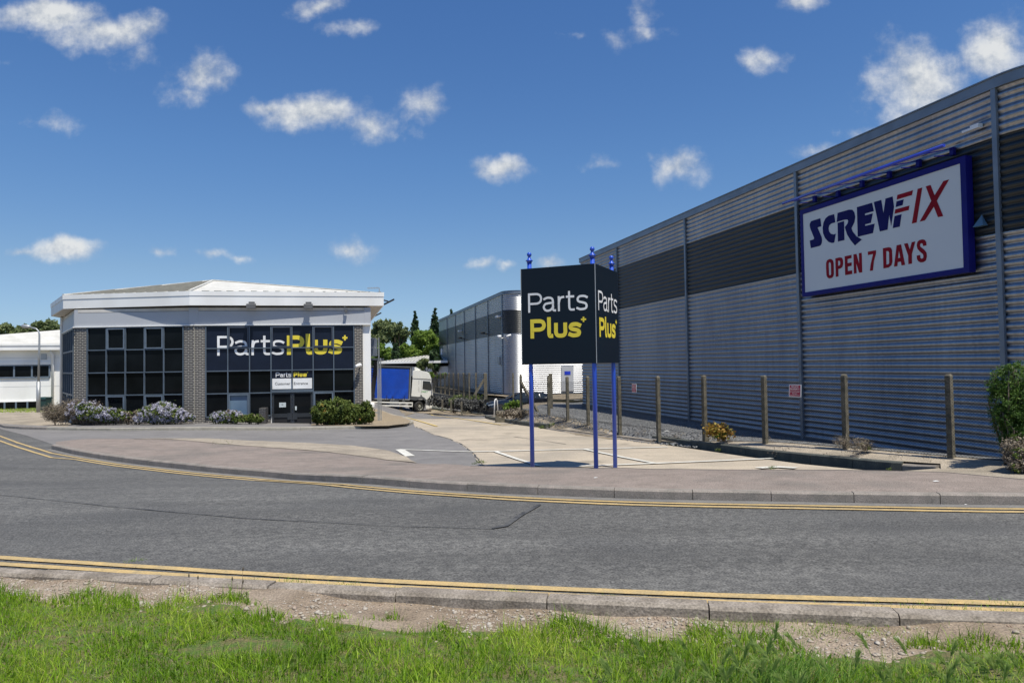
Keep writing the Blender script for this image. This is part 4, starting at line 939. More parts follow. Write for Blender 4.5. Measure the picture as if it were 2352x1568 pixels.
# light bar above it
BW = .95
lb = thing('light_bar', W1.p(su0, sz1+.5, .5), 'long blue light bar on brackets over the top of the white wall sign', 'light bar')
a_ = W1.at(1797.4,467.6,BW); b_ = W1.at(2168.6,334,BW)
mb = MB(); mb.tube([W1.p(a_[0],a_[1],BW), W1.p(b_[0],(a_[1]+b_[1])/2*0+a_[1]+(b_[1]-a_[1]),BW)], .032, 10); mb.build('bar', 'barb', lb)
for cx, cy in ((230,885),(370,855),(512,795),(675,740),(850,672),(1052,600)):
    px, py = (3100+cx/1.493)/1.7415, (200+cy/1.493)/1.7415; u, z = W1.at(px, py, .1)
    t_ = (u-a_[0])/(b_[0]-a_[0]); zb_ = a_[1]+(b_[1]-a_[1])*t_
    mb = MB(); W1.box(mb, u-.045, u+.045, z-.10, z+.06, .03, .10); mb.bar(W1.p(u,z+.03,.1), W1.p(u,zb_,BW), .018); mb.bar(W1.p(u,z-.1,.1), W1.p(u,(z*.35+zb_*.65)-.05,BW*.55), .02); mb.build('bracket', 'signb', lb)

# ------------------------------------------------------------------ three-sided totem sign
hT = PY(1197, 618, 12.6)
Lp = PY(1199, 835, 12.62); Mp = PY(1370.5, 835, 12.02)
Lp.z = Mp.z = 0
side = (Mp-Lp).length; dl = (Mp-Lp).normalized(); Rp = Mp+Vector((-dl.y, dl.x, 0))*1.36
zt_ = (PY(1196,618,12.62).z+PY(1369,605,12.02).z)/2; zb_ = (PY(1199,835,12.62).z+PY(1371.5,835,12.02).z)/2
print('totem', side, Lp, Mp, Rp, zb_, zt_)
cen = (Lp+Mp+Rp)/3
tt = thing('totem_sign', (cen.x, cen.y, Hf(cen.x, cen.y)), 'tall three sided dark navy sign on three blue posts at the edge of the pavement', 'totem sign')
mb = MB(); mb.prism([Vector((p.x,p.y,zb_)) for p in (Lp,Mp,Rp)], (0,0,zt_-zb_)); mb.build('sign_panel', 'navy', tt)
for P_ in (Mp, Lp):
    mb = MB(); mb.bar(P_+Vector((0,0,zb_)), P_+Vector((0,0,zt_)), .012); mb.build('corner_trim', 'alu', tt)
for (A, B) in ((Lp,Mp),(Mp,Rp),(Rp,Lp)):
    Fr = Frame(Vector((A.x,A.y,0)), B-A)
    if Fr.W.dot(A-cen) < 0: Fr = Frame(Vector((B.x,B.y,0)), A-B)
    if A is Lp:
        q = lambda x, y: Fr.at((2060+x/4.354)/1.7415, (1100+y/4.354)/1.7415)
        SPEC1 = [('P',230,475),('a',485,715),('r',747,860),('t',890,1040),('s',1068,1270)]
        SPEC2 = [('P',270,540),('l',563,665),('u',683,910),('s',930,1155)]
        S1 = [(c, q(a,500)[0], q(b,500)[0]) for c, a, b in SPEC1]; S2 = [(c, q(a,950)[0], q(b,950)[0]) for c, a, b in SPEC2]
        z1b = q(250,655)[1]; cap1 = q(250,320)[1]-z1b; z2b = q(300,1105)[1]; cap2 = q(300,772)[1]-z2b
        w1 = q(272,600)[0]-q(238,600)[0]; w2 = q(338,1050)[0]-q(275,1050)[0]; pl = (q(1150,770)[0], q(1240,770)[0], q(1195,815)[1], q(1195,725)[1])
    mb = MB(); word(mb, Fr, S1, z1b, cap1, w1, .004); mb.build('white_lettering', 'ltw', tt, fixn=False)
    mb = MB(); word(mb, Fr, S2, z2b, cap2, w2, .004); stroke_glyph(mb, Fr, '+', pl[0], pl[1], pl[2], 1, w2*.42, .004, hgt=pl[3]-pl[2]); mb.build('yellow_lettering', 'lty', tt, fixn=False)
for P_, top in ((Lp,2.1),(Mp,2.1),(Rp,2.1)):
    inw = (cen-P_).normalized(); b = P_+inw*(.09 if P_ is Mp else .16); zg = Hf(b.x,b.y)-.12; zt2 = CZ+2.085; r_ = .040
    mb = MB(); mb.tube([(b.x,b.y,zg),(b.x,b.y,zt2-.235)], r_, 20); po = mb.build('post', 'post', tt)
    z0 = zt2-.235
    mb = MB(); mb.lathe((b.x,b.y,z0), [(.047,-.02),(.047,.008),(.066,.014),(.066,.024),(.045,.034),(.034,.055),(.026,.075),(.024,.083),(.026,.09)], 20)
    prof = [(.043*math.sin(a)+.0005, .128-.043*math.cos(a)) for a in np.linspace(.55,math.pi,10)]
    mb.lathe((b.x,b.y,z0+.004), [(r, z+.0) for r, z in prof], 20); mb.build('ball_finial', 'post', po)
# ------------------------------------------------------------------ parts shop
def S2(x, y): return ((700+x/2.24)/1.7415, (1050+y/2.24)/1.7415)
def S1c(x, y): return ((x/2.24)/1.7415, (1050+y/2.24)/1.7415)
dB0, dB1, dA0, dC0 = 30.0, 31.3, 30.3, 35.1
def PP(px, d, py=840): p = PY(px, py, d); return Vector((p.x, p.y, 0))
c0, c1, c2, c3 = PP(148.7,dC0), PP(175.6,dA0), PP(448,dB0), PP(852,dB1)
FA = Frame(c1, c2-c1); FB = Frame(c2, c3-c2); FC = Frame(c0, c1-c0)
LA, LB, LC = (c2-c1).length, (c3-c2).length, (c1-c0).length
c4 = c3+T*14; c5 = c0+(c0-c1).normalized()*0+T*14
ZG = CZ-2.42
shop = thing('shop_building', (c2.x, c2.y, ZG), 'low white and dark glass trade shop with brick piers and a shallow pitched roof', 'shop')
zgt = FB.at(*S2(290,570))[1]; zfb = FB.at(*S2(290,556))[1]
zs = FB.at(450, 701)[1]-.10
print('shop', LA, LB, LC, zgt, zfb, zs, FA.at(*S1c(1300,575)))
mb = MB(); mb.prism([p+Vector((0,0,ZG-1.2)) for p in (c0,c1,c2,c3,c4,c5)], (0,0,zs-ZG+1.2)); mb.build('wall', 'whitec', shop)
# frieze
def onto(Fr, L, name, z0, z1, w0, w1, material, e0=0, e1=0, parent=shop):
    mb = MB(); Fr.box(mb, -e0, L+e1, z0, z1, w0, w1); return mb.build(name, material, parent)
zj = FB.at(*S2(600,433))[1]
for Fr, L in ((FA,LA),(FB,LB),(FC,LC)):
    onto(Fr, L, 'frieze', zfb, zj-.01, .002, .10, 'frieze'); onto(Fr, L, 'frieze', zj+.01, zs-.002, .002, .085, 'soffit'); onto(Fr, L, 'frieze_shadow_gap', zj-.01, zj+.01, .003, .06, 'seamr')
    onto(Fr, L, 'sill', zfb-.045, zfb, .004, .15, 'whitec')
for p in (c1, c2):
    pass
for Fr_, ua_, ub_ in ((FB,-.22,.16),(FB,LB-.27,LB+.01),(FA,-.03,.12)):
    mb = MB(); Fr_.box(mb, ua_, ub_, zfb+.003, zs-.003, .08, .108); mb.build('frieze_joint', 'frieze', shop)
# glazing
def zrows(Fr, f, x, ys): return [Fr.at(*f(x, y))[1] for y in ys]
rB = zrows(FB, S2, 290, (570,770,972,1178,1385)); cB = [FB.at(*S2(x,900))[0] for x in (282,478,672,864,1052,1240,1424,1605)]
rA = zrows(FA, S1c, 797, (590,787,990,1187,1392)); cA = [FA.at(*S1c(x,900))[0] for x in (795,965,1135,1305,1478,1652)]
rA[0] = rB[0]; rA = [(a+b)/2 for a, b in zip(rA, rB)]; rB = rA
cC = [FC.at(*S1c(x,900))[0] for x in (588,606,624,642,660,678)]
print('rows', rB, cB, cA, cC)
def glazing(Fr, cols, rows, vents, name, panefun, pw=.044, skip=()):
    mb = MB()
    zb, zt = rows[-1], rows[0]
    for i, u in enumerate(cols):
        if i in skip: Fr.box(mb, u-pw/2, u+pw/2, rows[2]-.6, zt, .03, .12)
        else: Fr.box(mb, u-pw/2, u+pw/2, zb, zt, .03, .12)
    for j, z in enumerate(rows):
        for a, b in zip(cols[:-1], cols[1:]):
            if j in (3,4) and skip and cols.index(a) in (skip[0]-1, skip[0]): continue
            Fr.box(mb, a+pw/2, b-pw/2, z-pw/2, z+pw/2, .03, .115)
    fr = mb.build(name, 'frame', shop)
    for j in range(len(rows)-1):
        for i in range(len(cols)-1):
            if skip and j == 3 and i in (skip[0]-1, skip[0]): continue
            a, b, z1, z0 = cols[i]+pw/2, cols[i+1]-pw/2, rows[j]-pw/2, rows[j+1]+pw/2
            mb = MB(); Fr.box(mb, a+.001, b-.001, z0+.001, z1-.001, .022, .05); mb.build('pane', panefun(j, i), fr)
            if (j, i) in vents:
                mb = MB(); t = .06
                Fr.box(mb, a+.012, b-.012, z1-t, z1-.012, .06, .14); Fr.box(mb, a+.012, b-.012, z0+.012, z0+t, .06, .14); Fr.box(mb, a+.012, a+t, z0+t, z1-t, .06, .138); Fr.box(mb, b-t, b-.012, z0+t, z1-t, .06, .138)
                mb.build('vent_frame', vents[(j,i)], fr)
    return fr
gB = glazing(FB, cB, rB, {(0,1):'frames',(0,3):'frames',(0,5):'frames',(3,1):'framel',(3,5):'framel'}, 'window_frame', lambda j, i: 'navyw' if j < 2 else ('glassb' if (j,i) == (3,1) else 'glass'), skip=(4,))
gA = glazing(FA, cA, rA, {(0,1):'framel',(0,3):'framel',(3,1):'framel',(3,3):'framel'}, 'window_frame', lambda j, i: 'glass')
gC = glazing(FC, cC, rA, {(3,2):'framel'}, 'window_frame', lambda j, i: 'glass', pw=.07)
# brick piers and plinths
def brickbox(Fr, u0, u1, z0, z1, w1=.09, parent=shop, name='brick_pier', material='brick', w0=.001):
    mb = MB(); Fr.brick(mb, u0, u1, z0, z1, w0, w1); return mb.build(name, material, parent, fixn=False)
zpb = ZG-.4
brickbox(FA, .01, cA[0]-.03, zpb, zfb-.05); brickbox(FA, cA[-1]+.03, LA-.006, zpb, zfb-.05)
brickbox(FB, .006, cB[0]-.03, zpb, zfb-.05)
uw = FB.at(*S2(1684,900))[0]; brickbox(FB, cB[-1]+.03, uw, zpb, zfb-.05)
brickbox(FC, LC-.25, LC-.02, zpb, zfb-.05); brickbox(FC, .01, .14, zpb, zfb-.05)
brickbox(FA, cA[0], cA[-1], zpb, rA[-1]-.03, .06); brickbox(FB, cB[0], cB[3]-.03, zpb, rB[-1]-.03, .06); brickbox(FB, cB[5]+.03, cB[-1], zpb, rB[-1]-.03, .06)
mb = MB(); FB.box(mb, -.012, .012, ZG-.2, zfb-.05, .05, .10); mb.build('corner_bead', 'kerbl', shop)
# entrance
zd = FB.at(*S2(1050,1152))[1]; zh = FB.at(*S2(1050,1137))[1]
mb = MB(); FB.box(mb, cB[3]+.025, cB[5]-.025, zd-.04, zh, .03, .125); fh = mb.build('door_head', 'frame', shop)
zsg1 = FB.at(*S2(1050,1036))[1]; zsg0 = FB.at(*S2(1050,1130))[1]
mb = MB(); FB.box(mb, cB[3]+.03, cB[5]-.03, zh, rB[2]-.025, .022, .052); mb.build('sign_panel', 'navyw', shop)
mb = MB(); FB.box(mb, cB[4]-.025, cB[4]+.025, zh, rB[2]-.025, .03, .12); mb.build('mullion', 'frame', shop)
for i, (s_, xa, xb) in enumerate((('Customer',897,1035),('Entrance',1067,1192))):
    ux = (FB.at(*S2(874,1080))[0]+.0, FB.at(*S2(1048,1080))[0]) if i == 0 else (FB.at(*S2(1058,1080))[0], FB.at(*S2(1229,1080))[0])
    mb = MB(); FB.box(mb, ux[0], ux[1], zsg0, zsg1, .053, .06); sp = mb.build('entrance_sign', 'ltw', shop)
    ua, ub = FB.at(*S2(xa,1085))[0], FB.at(*S2(xb,1085))[0]; zb2, zt2 = FB.at(*S2(xa,1097 if i == 0 else 1094))[1], FB.at(*S2(xa,1073 if i == 0 else 1070))[1]
    text_mesh('lettering', s_, FB, ua, ub, zb2, zt2, .063, 'txtg', sp, bold=.012)
for k, (a, b) in enumerate(((cB[3]+.03, cB[4]), (cB[4], cB[5]-.03))):
    zb3 = ZG-.25; z1 = zd-.045; t = .075
    mb = MB(); a2, b2 = a+.01, b-.01
    FB.box(mb, a2, a2+t, zb3, z1, -.0, .07); FB.box(mb, b2-t, b2, zb3, z1, -.0, .07); FB.box(mb, a2+t, b2-t, z1-.06, z1, 0, .069)
    zr1 = FB.at(*S2(1000,1350))[1]; zr0 = FB.at(*S2(1000,1385))[1]
    FB.box(mb, a2+t, b2-t, zr0, zr1, 0, .069)
    dd = mb.build('door', 'door', shop)
    mb = MB(); FB.box(mb, a2+t, b2-t, zr1, z1-.06, .02, .045); mb.build('glass', 'glass', dd)
    mb = MB(); FB.box(mb, a2+t, b2-t, zb3, zr0, .01, .04); mb.build('kick_panel', 'black', dd)
    mb = MB(); uu = b2-.2 if k == 0 else a2; FB.box(mb, uu, uu+.2, zr0-.1, zr1+.02, .069, .085); mb.build('lock_box', 'door', dd)
    px0, px1, y0, y1 = (935,995,1252,1295) if k == 0 else (1077,1092,1285,1320)
    qa, qb = FB.at(*S2(px0,y1)), FB.at(*S2(px1,y0)); mb = MB(); FB.box(mb, qa[0], qb[0], qa[1], qb[1], .045, .049); nn_ = mb.build('notice', 'paper', dd)
    if k == 0:
        mb = MB(); um = (qa[0]+qb[0])/2; FB.box(mb, um-.045, um+.035, qb[1]-.1, qb[1]-.075, .049, .052); mb.build('heading', 'txtg', nn_)
# big lettering
SP = [('P',378,526),('a',532,668),('r',685,752),('t',768,856),('s',868,980)]; SY = [('P',1003,1160),('l',1172,1230),('u',1243,1366),('s',1377,1500)]
q = lambda x, y=800: FB.at(*S2(x, y), .05)
zb4 = q(400,833)[1]; cap4 = q(400,657)[1]-zb4; wtw = q(404)[0]-q(382)[0]; wty = q(1041)[0]-q(1003)[0]
mb = MB(); word(mb, FB, [(c, q(a)[0], q(b)[0]) for c, a, b in SP], zb4, cap4, wtw, .053); mb.build('white_lettering', 'ltw', shop, fixn=False)
mb = MB(); word(mb, FB, [(c, q(a)[0], q(b)[0]) for c, a, b in SY], zb4, cap4, wty, .053); stroke_glyph(mb, FB, '+', q(1500)[0], q(1546)[0], q(1520,697)[1], 1, wty*.42, .053, hgt=q(1520,650)[1]-q(1520,697)[1]); mb.build('yellow_lettering', 'lty', shop, fixn=False)
SP = [('P',902,938),('a',941,968),('r',973,987),('t',991,1010),('s',1013,1044)]; SY = [('P',1062,1096),('l',1099,1110),('u',1115,1142),('s',1146,1180)]
zb5 = q(902,1026)[1]; cap5 = q(902,985)[1]-zb5
mb = MB(); word(mb, FB, [(c, q(a)[0], q(b)[0]) for c, a, b in SP], zb5, cap5, wtw*.30, .056); mb.build('white_lettering', 'ltw', shop, fixn=False)
mb = MB(); word(mb, FB, [(c, q(a)[0], q(b)[0]) for c, a, b in SY], zb5, cap5, wty*.30, .056); stroke_glyph(mb, FB, '+', q(1181)[0], q(1193)[0], q(1190,991)[1], 1, wty*.11, .056, hgt=q(1190,979)[1]-q(1190,991)[1]); mb.build('yellow_lettering', 'lty', shop, fixn=False)
# roof: eaves fascia, soffit, sheets
dF = dB0-.46
e2 = PP(435, dF); zE1 = PY(435, 668.3, dF).z; zE0 = PY(435, 700.8, dF).z
def atz(px, py, z): d = ray(px, py); p = CAM+d*((z-CZ)/d.z); return Vector((p.x, p.y, 0))
e3 = atz(881, 671.3, zE1); e1 = atz(145, 677.5, zE1); e0 = atz(117, 698, zE1); e1.y = min(e1.y, 31.5)
e4 = e3+T*14; e5 = e0+T*12
print('eaves', e0, e1, e2, e3, zE0, zE1)
ring = [e0, e1, e2, e3, e4, e5]
def up(p, z): return Vector((p.x, p.y, z))
for name, za, zb_, mt_, o_ in (('fascia', zE0, zE1-.20, 'whitec', 0),('gutter_trim', zE1-.195, zE1, 'whitec', .02)):
    mb = MB()
    cen_ = sum(ring, Vector((0,0,0)))/6
    for a, b in ((e5,e0),(e0,e1),(e1,e2),(e2,e3),(e3,e4)):
        t = (b-a).normalized(); n = Vector((t.y,-t.x,0)); a_, b2_ = a+n*o_-t*o_*0, b+n*o_
        mb.hexa([up(a_,za),up(b2_,za),up(b-n*.06,za),up(a-n*.06,za),up(a_,zb_),up(b2_,zb_),up(b-n*.06,zb_),up(a-n*.06,zb_)])
    mb.build(name, mt_, shop)
mb = MB(); mb.prism([up(p, zE0+.01) for p in [p+(cen_-p).normalized()*.03 for p in ring]], (0,0,.04)); mb.build('soffit', 'soffit', shop)
apx = PY(490, 644.5, 39.0); rdg = PY(868, 670.5, 47.0); rdg.z = apx.z
bk = Vector((e5.x+3, e5.y+8, zE1)); zr = zE1-.02
tri = [([up(e2,zr), up(e3,zr), rdg, apx], e2, e3), ([up(e1,zr), up(e2,zr), apx], e1, e2), ([up(e0,zr), up(e1,zr), apx], e0, e1)]
for poly, a, b in tri:
    mb = MB(); mb.add(poly+[p-Vector((0,0,.05)) for p in poly], [tuple(range(len(poly)))]+[tuple(range(len(poly),2*len(poly)))[::-1]]); rf = mb.build('roof', 'roofp', shop, fixn=False)
    nrm = (poly[1]-poly[0]).cross(poly[2]-poly[0]).normalized(); nrm = nrm if nrm.z > 0 else -nrm
    t = (b-a).normalized(); s = nrm.cross(t).normalized(); s = s if s.z > 0 else -s
    L = (b-a).length; mb = MB(); k = .5
    P2 = [((p-poly[0]).dot(t), (p-poly[0]).dot(s)) for p in poly]
    while k < L:
        top = 0
        for (x1, y1), (x2, y2) in zip(P2[1:], P2[2:]+P2[:1]):
            if abs(x2-x1) > 1e-6 and min(x1,x2) <= k <= max(x1,x2):
                y = y1+(y2-y1)*(k-x1)/(x2-x1); top = max(top, y)
        if top > .3:
            A = poly[0]+t*k+s*.02+nrm*.025; B = poly[0]+t*k+s*(top-.03)+nrm*.025; mb.bar(A, B, .045, .05, up=nrm)
        k += .5
    mb.build('standing_seams', 'seamr2', rf)
mb = MB(); mb.add([up(e3,zr), up(e4,zr), rdg+T*6, rdg], [(0,1,2,3)]); mb.add([apx, rdg, rdg+T*6, up(e5,zr)], [(0,1,2,3)]); mb.add([up(e0,zr), apx, up(e5,zr)], [(0,1,2)]); mb.build('roof', 'roofp', shop, fixn=False)
mb = MB(); mb.bar(apx+Vector((0,0,.03)), rdg+Vector((0,0,.03)), .16, .04); mb.bar(apx+Vector((0,0,.03)), up(e2,zE1+.02), .10, .05); mb.bar(apx+Vector((0,0,.03)), up(e1,zE1+.02), .12, .05); mb.build('ridge_cap', 'roofp', shop)
# floodlights on the fascia
FE = Frame(e2, e3-e2)
def flood(x):
    px, py = S2(x, 365); u, z = FE.at(px, py, .2); mb = MB()
    FE.box(mb, u-.12, u+.12, zE0-.02, zE0+.15, .03, .16); mb.hexa([FE.p(u-.18,zE0-.16,.12),FE.p(u+.18,zE0-.16,.12),FE.p(u+.18,zE0-.17,.42),FE.p(u-.18,zE0-.17,.42),FE.p(u-.18,zE0+.07,.12),FE.p(u+.18,zE0+.07,.12),FE.p(u+.18,zE0+.03,.42),FE.p(u-.18,zE0+.03,.42)])
    f_ = mb.build('floodlight', 'lampg', shop, bevel=.012)
for x in (684,1195): flood(x)
FS = Frame(e3, T)
for (px, py, w) in ((892,692,.5),(865,722,.45)):
    # arms off the side eave
    zz = 0
    d = ray(px, py); n = FS.W; o = FS.O+n*w; t_ = (o-CAM).dot(n)/d.dot(n); pt = CAM+d*t_; u = (pt-FS.O).dot(FS.U); z = pt.z
    mb = MB(); mb.bar(FS.p(u,z+.12,.0), FS.p(u,z,w), .06); 
    mb.bar(FS.p(u-.0,z-.16,w-.22), FS.p(u,z+.10,w+.28), .40, .07); mb.build('floodlight', 'blackm', shop)
# camera on the right pier
u, z = FB.at(*S2(1645,922), .35); mb = MB(); mb.tube([FB.p(u-.13,z-.045,.50), FB.p(u+.06,z+.03,.38)], [.065,.085], 12); mb.lathe(tuple(FB.p(u+.04,z-.02,.34)), [(.02,-.06),(.08,-.03),(.10,.03),(.08,.1),(.02,.13)], 12); mb.bar(FB.p(u+.05,z+.02,.05), FB.p(u+.05,z+.02,.36), .05); mb.build('security_camera', 'ltw', shop)
mb = MB(); u, z = FB.at(*S2(1530,425), .5); FB.box(mb, u-.06, u+.06, z-.06, z+.04, .2, .36); mb.bar(FB.p(u-.05,z+.04,.25), FB.p(u-.05,zE0,.25), .03); mb.build('sensor', 'lampg', shop)
# downpipe on the left corner
mb = MB(); mb.tube([up(c0, zE0-.0)+FC.W*.14+FC.U*.12, up(c0, zE0-.3)+FC.W*.14-FC.U*.04, up(c0, ZG-.2)+FC.W*.14-FC.U*.04], .07, 10); mb.build('downpipe', 'whitec', shop)
# aerial
ar = PY(871, 668, 40); at_ = PY(871, 661, 40)
aer = thing('aerial', ar, 'thin metal television aerial on the right end of the shop roof', 'aerial')
mb = MB(); mb.bar(ar-Vector((0,0,.4)), at_, .04); mb.build('mast', 'alu', aer)
mb = MB(); b0 = PY(843, 662, 40); mb.bar(b0, at_, .03)
for k in range(7): p = b0.lerp(at_, .1+.13*k); mb.bar(p-Vector((0,.2,0)), p+Vector((0,.2,0)), .012); mb.bar(p-Vector((0,0,.08)), p+Vector((0,0,.08)), .012)
mb.build('boom', 'alu', aer)
# side stair, landing and steel posts
sx0 = c3+T*1.2
st = thing('fire_stair', (sx0.x+.3, sx0.y, CZ-2.9), 'galvanised outside stair and landing on the right side of the trade shop', 'outside stair')
Fst = Frame(c3+FB.U*.02, FB.U)
def zq(py, d): return PY(852, py, d).z
dS = 34.5
def XS(px, d=dS): return PY(px, 840, d).x
mb = MB()
zl = PY(865, 823, dS).z
mb.box(XS(845), XS(874.5), dS-.55, dS+.9, zl-.08, zl); mb.build('landing', 'trimd', st)
mb = MB(); zt6 = PY(868,778,dS).z
mb.box(XS(845), XS(866), dS+.1, dS+.13, zl+.12, zt6); mb.build('infill_panel', 'trim', st)
mb = MB()
for px, y0 in ((870.5,775),(867.5,823),(874.3,822)):
    d_ = dS-.5; zt7 = PY(px, y0, d_).z; zb7 = Hpl(XS(px,d_), d_)-.1; mb.box(XS(px,d_)-.022, XS(px,d_)+.022, d_-.022, d_+.022, float(zb7), zt7)
mb.bar((XS(845),dS-.5,zt6),(XS(869),dS-.5,zt6),.05); mb.bar((XS(845),dS-.5,(zl+zt6)/2+.05),(XS(869),dS-.5,(zl+zt6)/2+.05),.04); mb.bar((XS(846),dS-.5,PY(860,947,dS-.5).z),(XS(874),dS-.5,PY(860,947,dS-.5).z),.06)
mb.build('post_frame', 'alu', st)
za_, zb9 = zl-.1, PY(860,918,dS).z
for k in range(17):
    t = k/16; z = za_+(zb9-za_)*t; x1 = XS(866.5)-.13*t*2; mb = MB(); mb.box(XS(846), x1, dS-.15-.0*t, dS+.15, z-.025, z+.025); mb.build('tread', 'blackm', st)
mb = MB(); mb.bar((XS(867),dS-.2,za_), (XS(867)-.26,dS-.2,zb9), .09, .2); mb.build('stringer', 'blackm', st)
# dwarf brick piers by the door
for (xa, xb, ya, lab) in ((755,812,1305,'dark brick dwarf pier left of the entrance doors'),(1221,1262,1296,'dark brick dwarf pier right of the entrance doors beside the hedge')):
    u0_ = FB.at(*S2(xa,1400), .9)[0]; u1_ = FB.at(*S2(xb,1400), .9)[0]; z1_ = FB.at(*S2(xa,ya), .9)[1]
    mb = MB(); FB.brick(mb, u0_, u1_, ZG-.2, z1_, .25, .95); o = mb.build('dwarf_pier', 'brickd', fixn=False, origin=tuple(FB.p((u0_+u1_)/2, ZG-.2, .6)))
    tag(o, lab, 'brick pier', 'dwarf brick piers at the shop door')
mb = MB(); mb.bar(PY(853,924,32.5), PY(853,938,32.5), .3, .3); o = mb.build('bollard', 'ltw', bevel=.08); tag(o, 'white rounded bollard between the hedge and the steel posts', 'bollard')

# ------------------------------------------------------------------ low building at the left
dL = 46.0
FL = Frame(PP(-260, 44.5), PP(163, 47.5)-PP(-260, 44.5)); LL = (PP(163, 47.5)-PP(-260, 44.5)).length
zLg = CZ-2.6
lb2 = thing('office_building', FL.p(LL/2, zLg), 'low white building with a strip window behind the lamp post', 'office building')
fq = lambda x, y, w=0: FL.at(*S1c(x, y), w)
zev1, zev0 = fq(300,728,.6)[1], fq(300,783,.6)[1]
mb = MB(); FL.box(mb, 0, LL, zLg-.5, zev0+.05, -12, 0); mb.build('wall', 'whitec', lb2)
mb = MB(); FL.box(mb, -.5, LL+.5, zev0, zev1-.13, .0, .6); FL.box(mb, -.5, LL+.5, zev1-.12, zev1, .0, .64); mb.build('eaves', 'whitec', lb2)
zrd = fq(300,668,-4)[1]; 
ztop = PY(-5,800-0,51)
mb = MB(); A, B = FL.p(-.5, zev1-.02, .6), FL.p(LL+.5, zev1-.02, .6); C_, D_ = FL.p(LL+3.5, fq(545,626,-7)[1]+.1, -7), FL.p(-6, fq(545,626,-7)[1]-1.0, -7)
uR, zR = fq(545, 626, -7); uL, zL_ = fq(0, 695, -7)
C_ = FL.p(uR+4, zR+(zR-zL_)/(uR-uL)*4, -7); D_ = FL.p(uL-8, zL_-(zR-zL_)/(uR-uL)*8, -7)
mb.add([A,B,C_,D_], [(0,1,2,3)]); mb.add([C_,D_,FL.p(-.5,zev1,-13),FL.p(LL+.5,zev1,-13)], [(0,1,2,3)]); mb.build('roof', 'roofp', lb2, fixn=False)
z1_, z0_ = fq(200,918)[1], fq(200,1038)[1]; ue = fq(447,970)[0]
us = [ue-1.03*k for k in range(0,14)]
mb = MB(); FL.box(mb, us[-1], ue, z0_, z0_+.12, .0, .08); FL.box(mb, us[-1], ue, z1_-.06, z1_, .0, .08)
for u in us: FL.box(mb, u-.05, u+.05, z0_+.12, z1_-.06, .0, .075)
wf = mb.build('window_frame', 'framel', lb2)
for a, b in zip(us[1:], us[:-1]):
    mb = MB(); FL.box(mb, a+.05, b-.05, z0_+.12, z1_-.06, .01, .03); mb.build('pane', 'glass', wf)
mb = MB(); FL.box(mb, us[-1], fq(465,900)[0], z1_+.02, fq(200,888)[1], .0, .07); mb.build('window_head', 'whitec', lb2)
z1_, z0_ = fq(200,1246)[1], zLg-.1
mb = MB(); FL.box(mb, us[-1], ue, z0_, z1_, .0, .05); wg = mb.build('plinth_glazing', 'glass', lb2)
mb = MB(); FL.box(mb, us[-1], ue, z1_, z1_+.06, .0, .09); mb.build('sill', 'ltw', lb2)
mb = MB()
for k in range(13): u = fq(45+102*(k-8),1270)[0]; FL.box(mb, u-.05, u+.05, z0_, z1_, .05, .09)
mb.build('glazing_bar', 'framel', wg)
mb = MB(); u = fq(478,900)[0]; mb.tube([FL.p(u-.1,zev0-.05,.3), FL.p(u,zev0-.35,.12), FL.p(u,zLg,.12)], .09, 10); mb.build('downpipe', 'whitec', lb2)
mb = MB(); u, z = fq(394,843); FL.box(mb, u-.17, u+.17, z-.19, z+.19, 0, .05); mb.build('vent', 'alu', lb2)
mb = MB(); zj2 = fq(300,852)[1]; FL.box(mb, 0, LL, zj2-.012, zj2, .0, .006); zj3 = fq(300,1108)[1]; FL.box(mb, 0, ue+1, zj3-.01, zj3, .0, .006); mb.build('cladding_joint', 'alu', lb2)
# lamp post and cabinet
g = G(88, 942, .11, Hpl); lh = lambda py: PY(92, py, g.y).z
lp = thing('street_lamp', g, 'tall galvanised street lamp with a curved arm in front of the low building', 'street lamp')
tz = lh(752); bx = PY(89,850,g.y).x; tx = PY(90.5,770,g.y).x
mb = MB(); mb.tube([(g.x,g.y,g.z-.1),(g.x,g.y,lh(876))], .11, 12); mb.tube([(g.x,g.y,lh(877)),(tx,g.y,lh(800)),(tx,g.y,lh(768)),(tx-.06,g.y,lh(760)),(tx-.2,g.y,lh(754.5)),(tx-.62,g.y,lh(750.5))], [.068,.055,.05,.045,.042,.04], 10); mb.build('pole', 'alu', lp)
mb = MB(); x = tx-.62; z = lh(750.2); mb.tube([(x+.1,g.y,z),(x-.1,g.y,z+.02),(x-.35,g.y,z+.05),(x-.5,g.y,z+.05)], [.06,.11,.12,.03], 10); mb.build('lamp_head', 'alu', lp)
mb = MB(); mb.box(g.x-.14, g.x-.07, g.y-.16, g.y-.1, lh(866), lh(861)); mb.build('control_box', 'blackm', lp)
g2 = G(99, 939, .11, Hpl); zc = PY(99, 912, g2.y-.0).z
cb = thing('utility_cabinet', g2, 'dark green street cabinet beside the foot of the street lamp', 'cabinet')
cw = PY(112,920,g2.y).x-PY(93,920,g2.y).x
mb = MB(); mb.box(g2.x-cw*.3, g2.x+cw*.7, g2.y-.3, g2.y+.3, g2.z-.05, zc-.1); mb.build('body', 'green', cb, bevel=.03)
mb = MB(); mb.hexa([(g2.x-cw*.33,g2.y-.35,zc-.1),(g2.x+cw*.73,g2.y-.35,zc-.1),(g2.x+cw*.73,g2.y+.35,zc-.1),(g2.x-cw*.33,g2.y+.35,zc-.1),(g2.x-cw*.2,g2.y-.3,zc+.02),(g2.x+cw*.73,g2.y-.3,zc-.0),(g2.x+cw*.73,g2.y+.3,zc),(g2.x-cw*.2,g2.y+.3,zc+.02)]); mb.build('lid', 'green', cb)

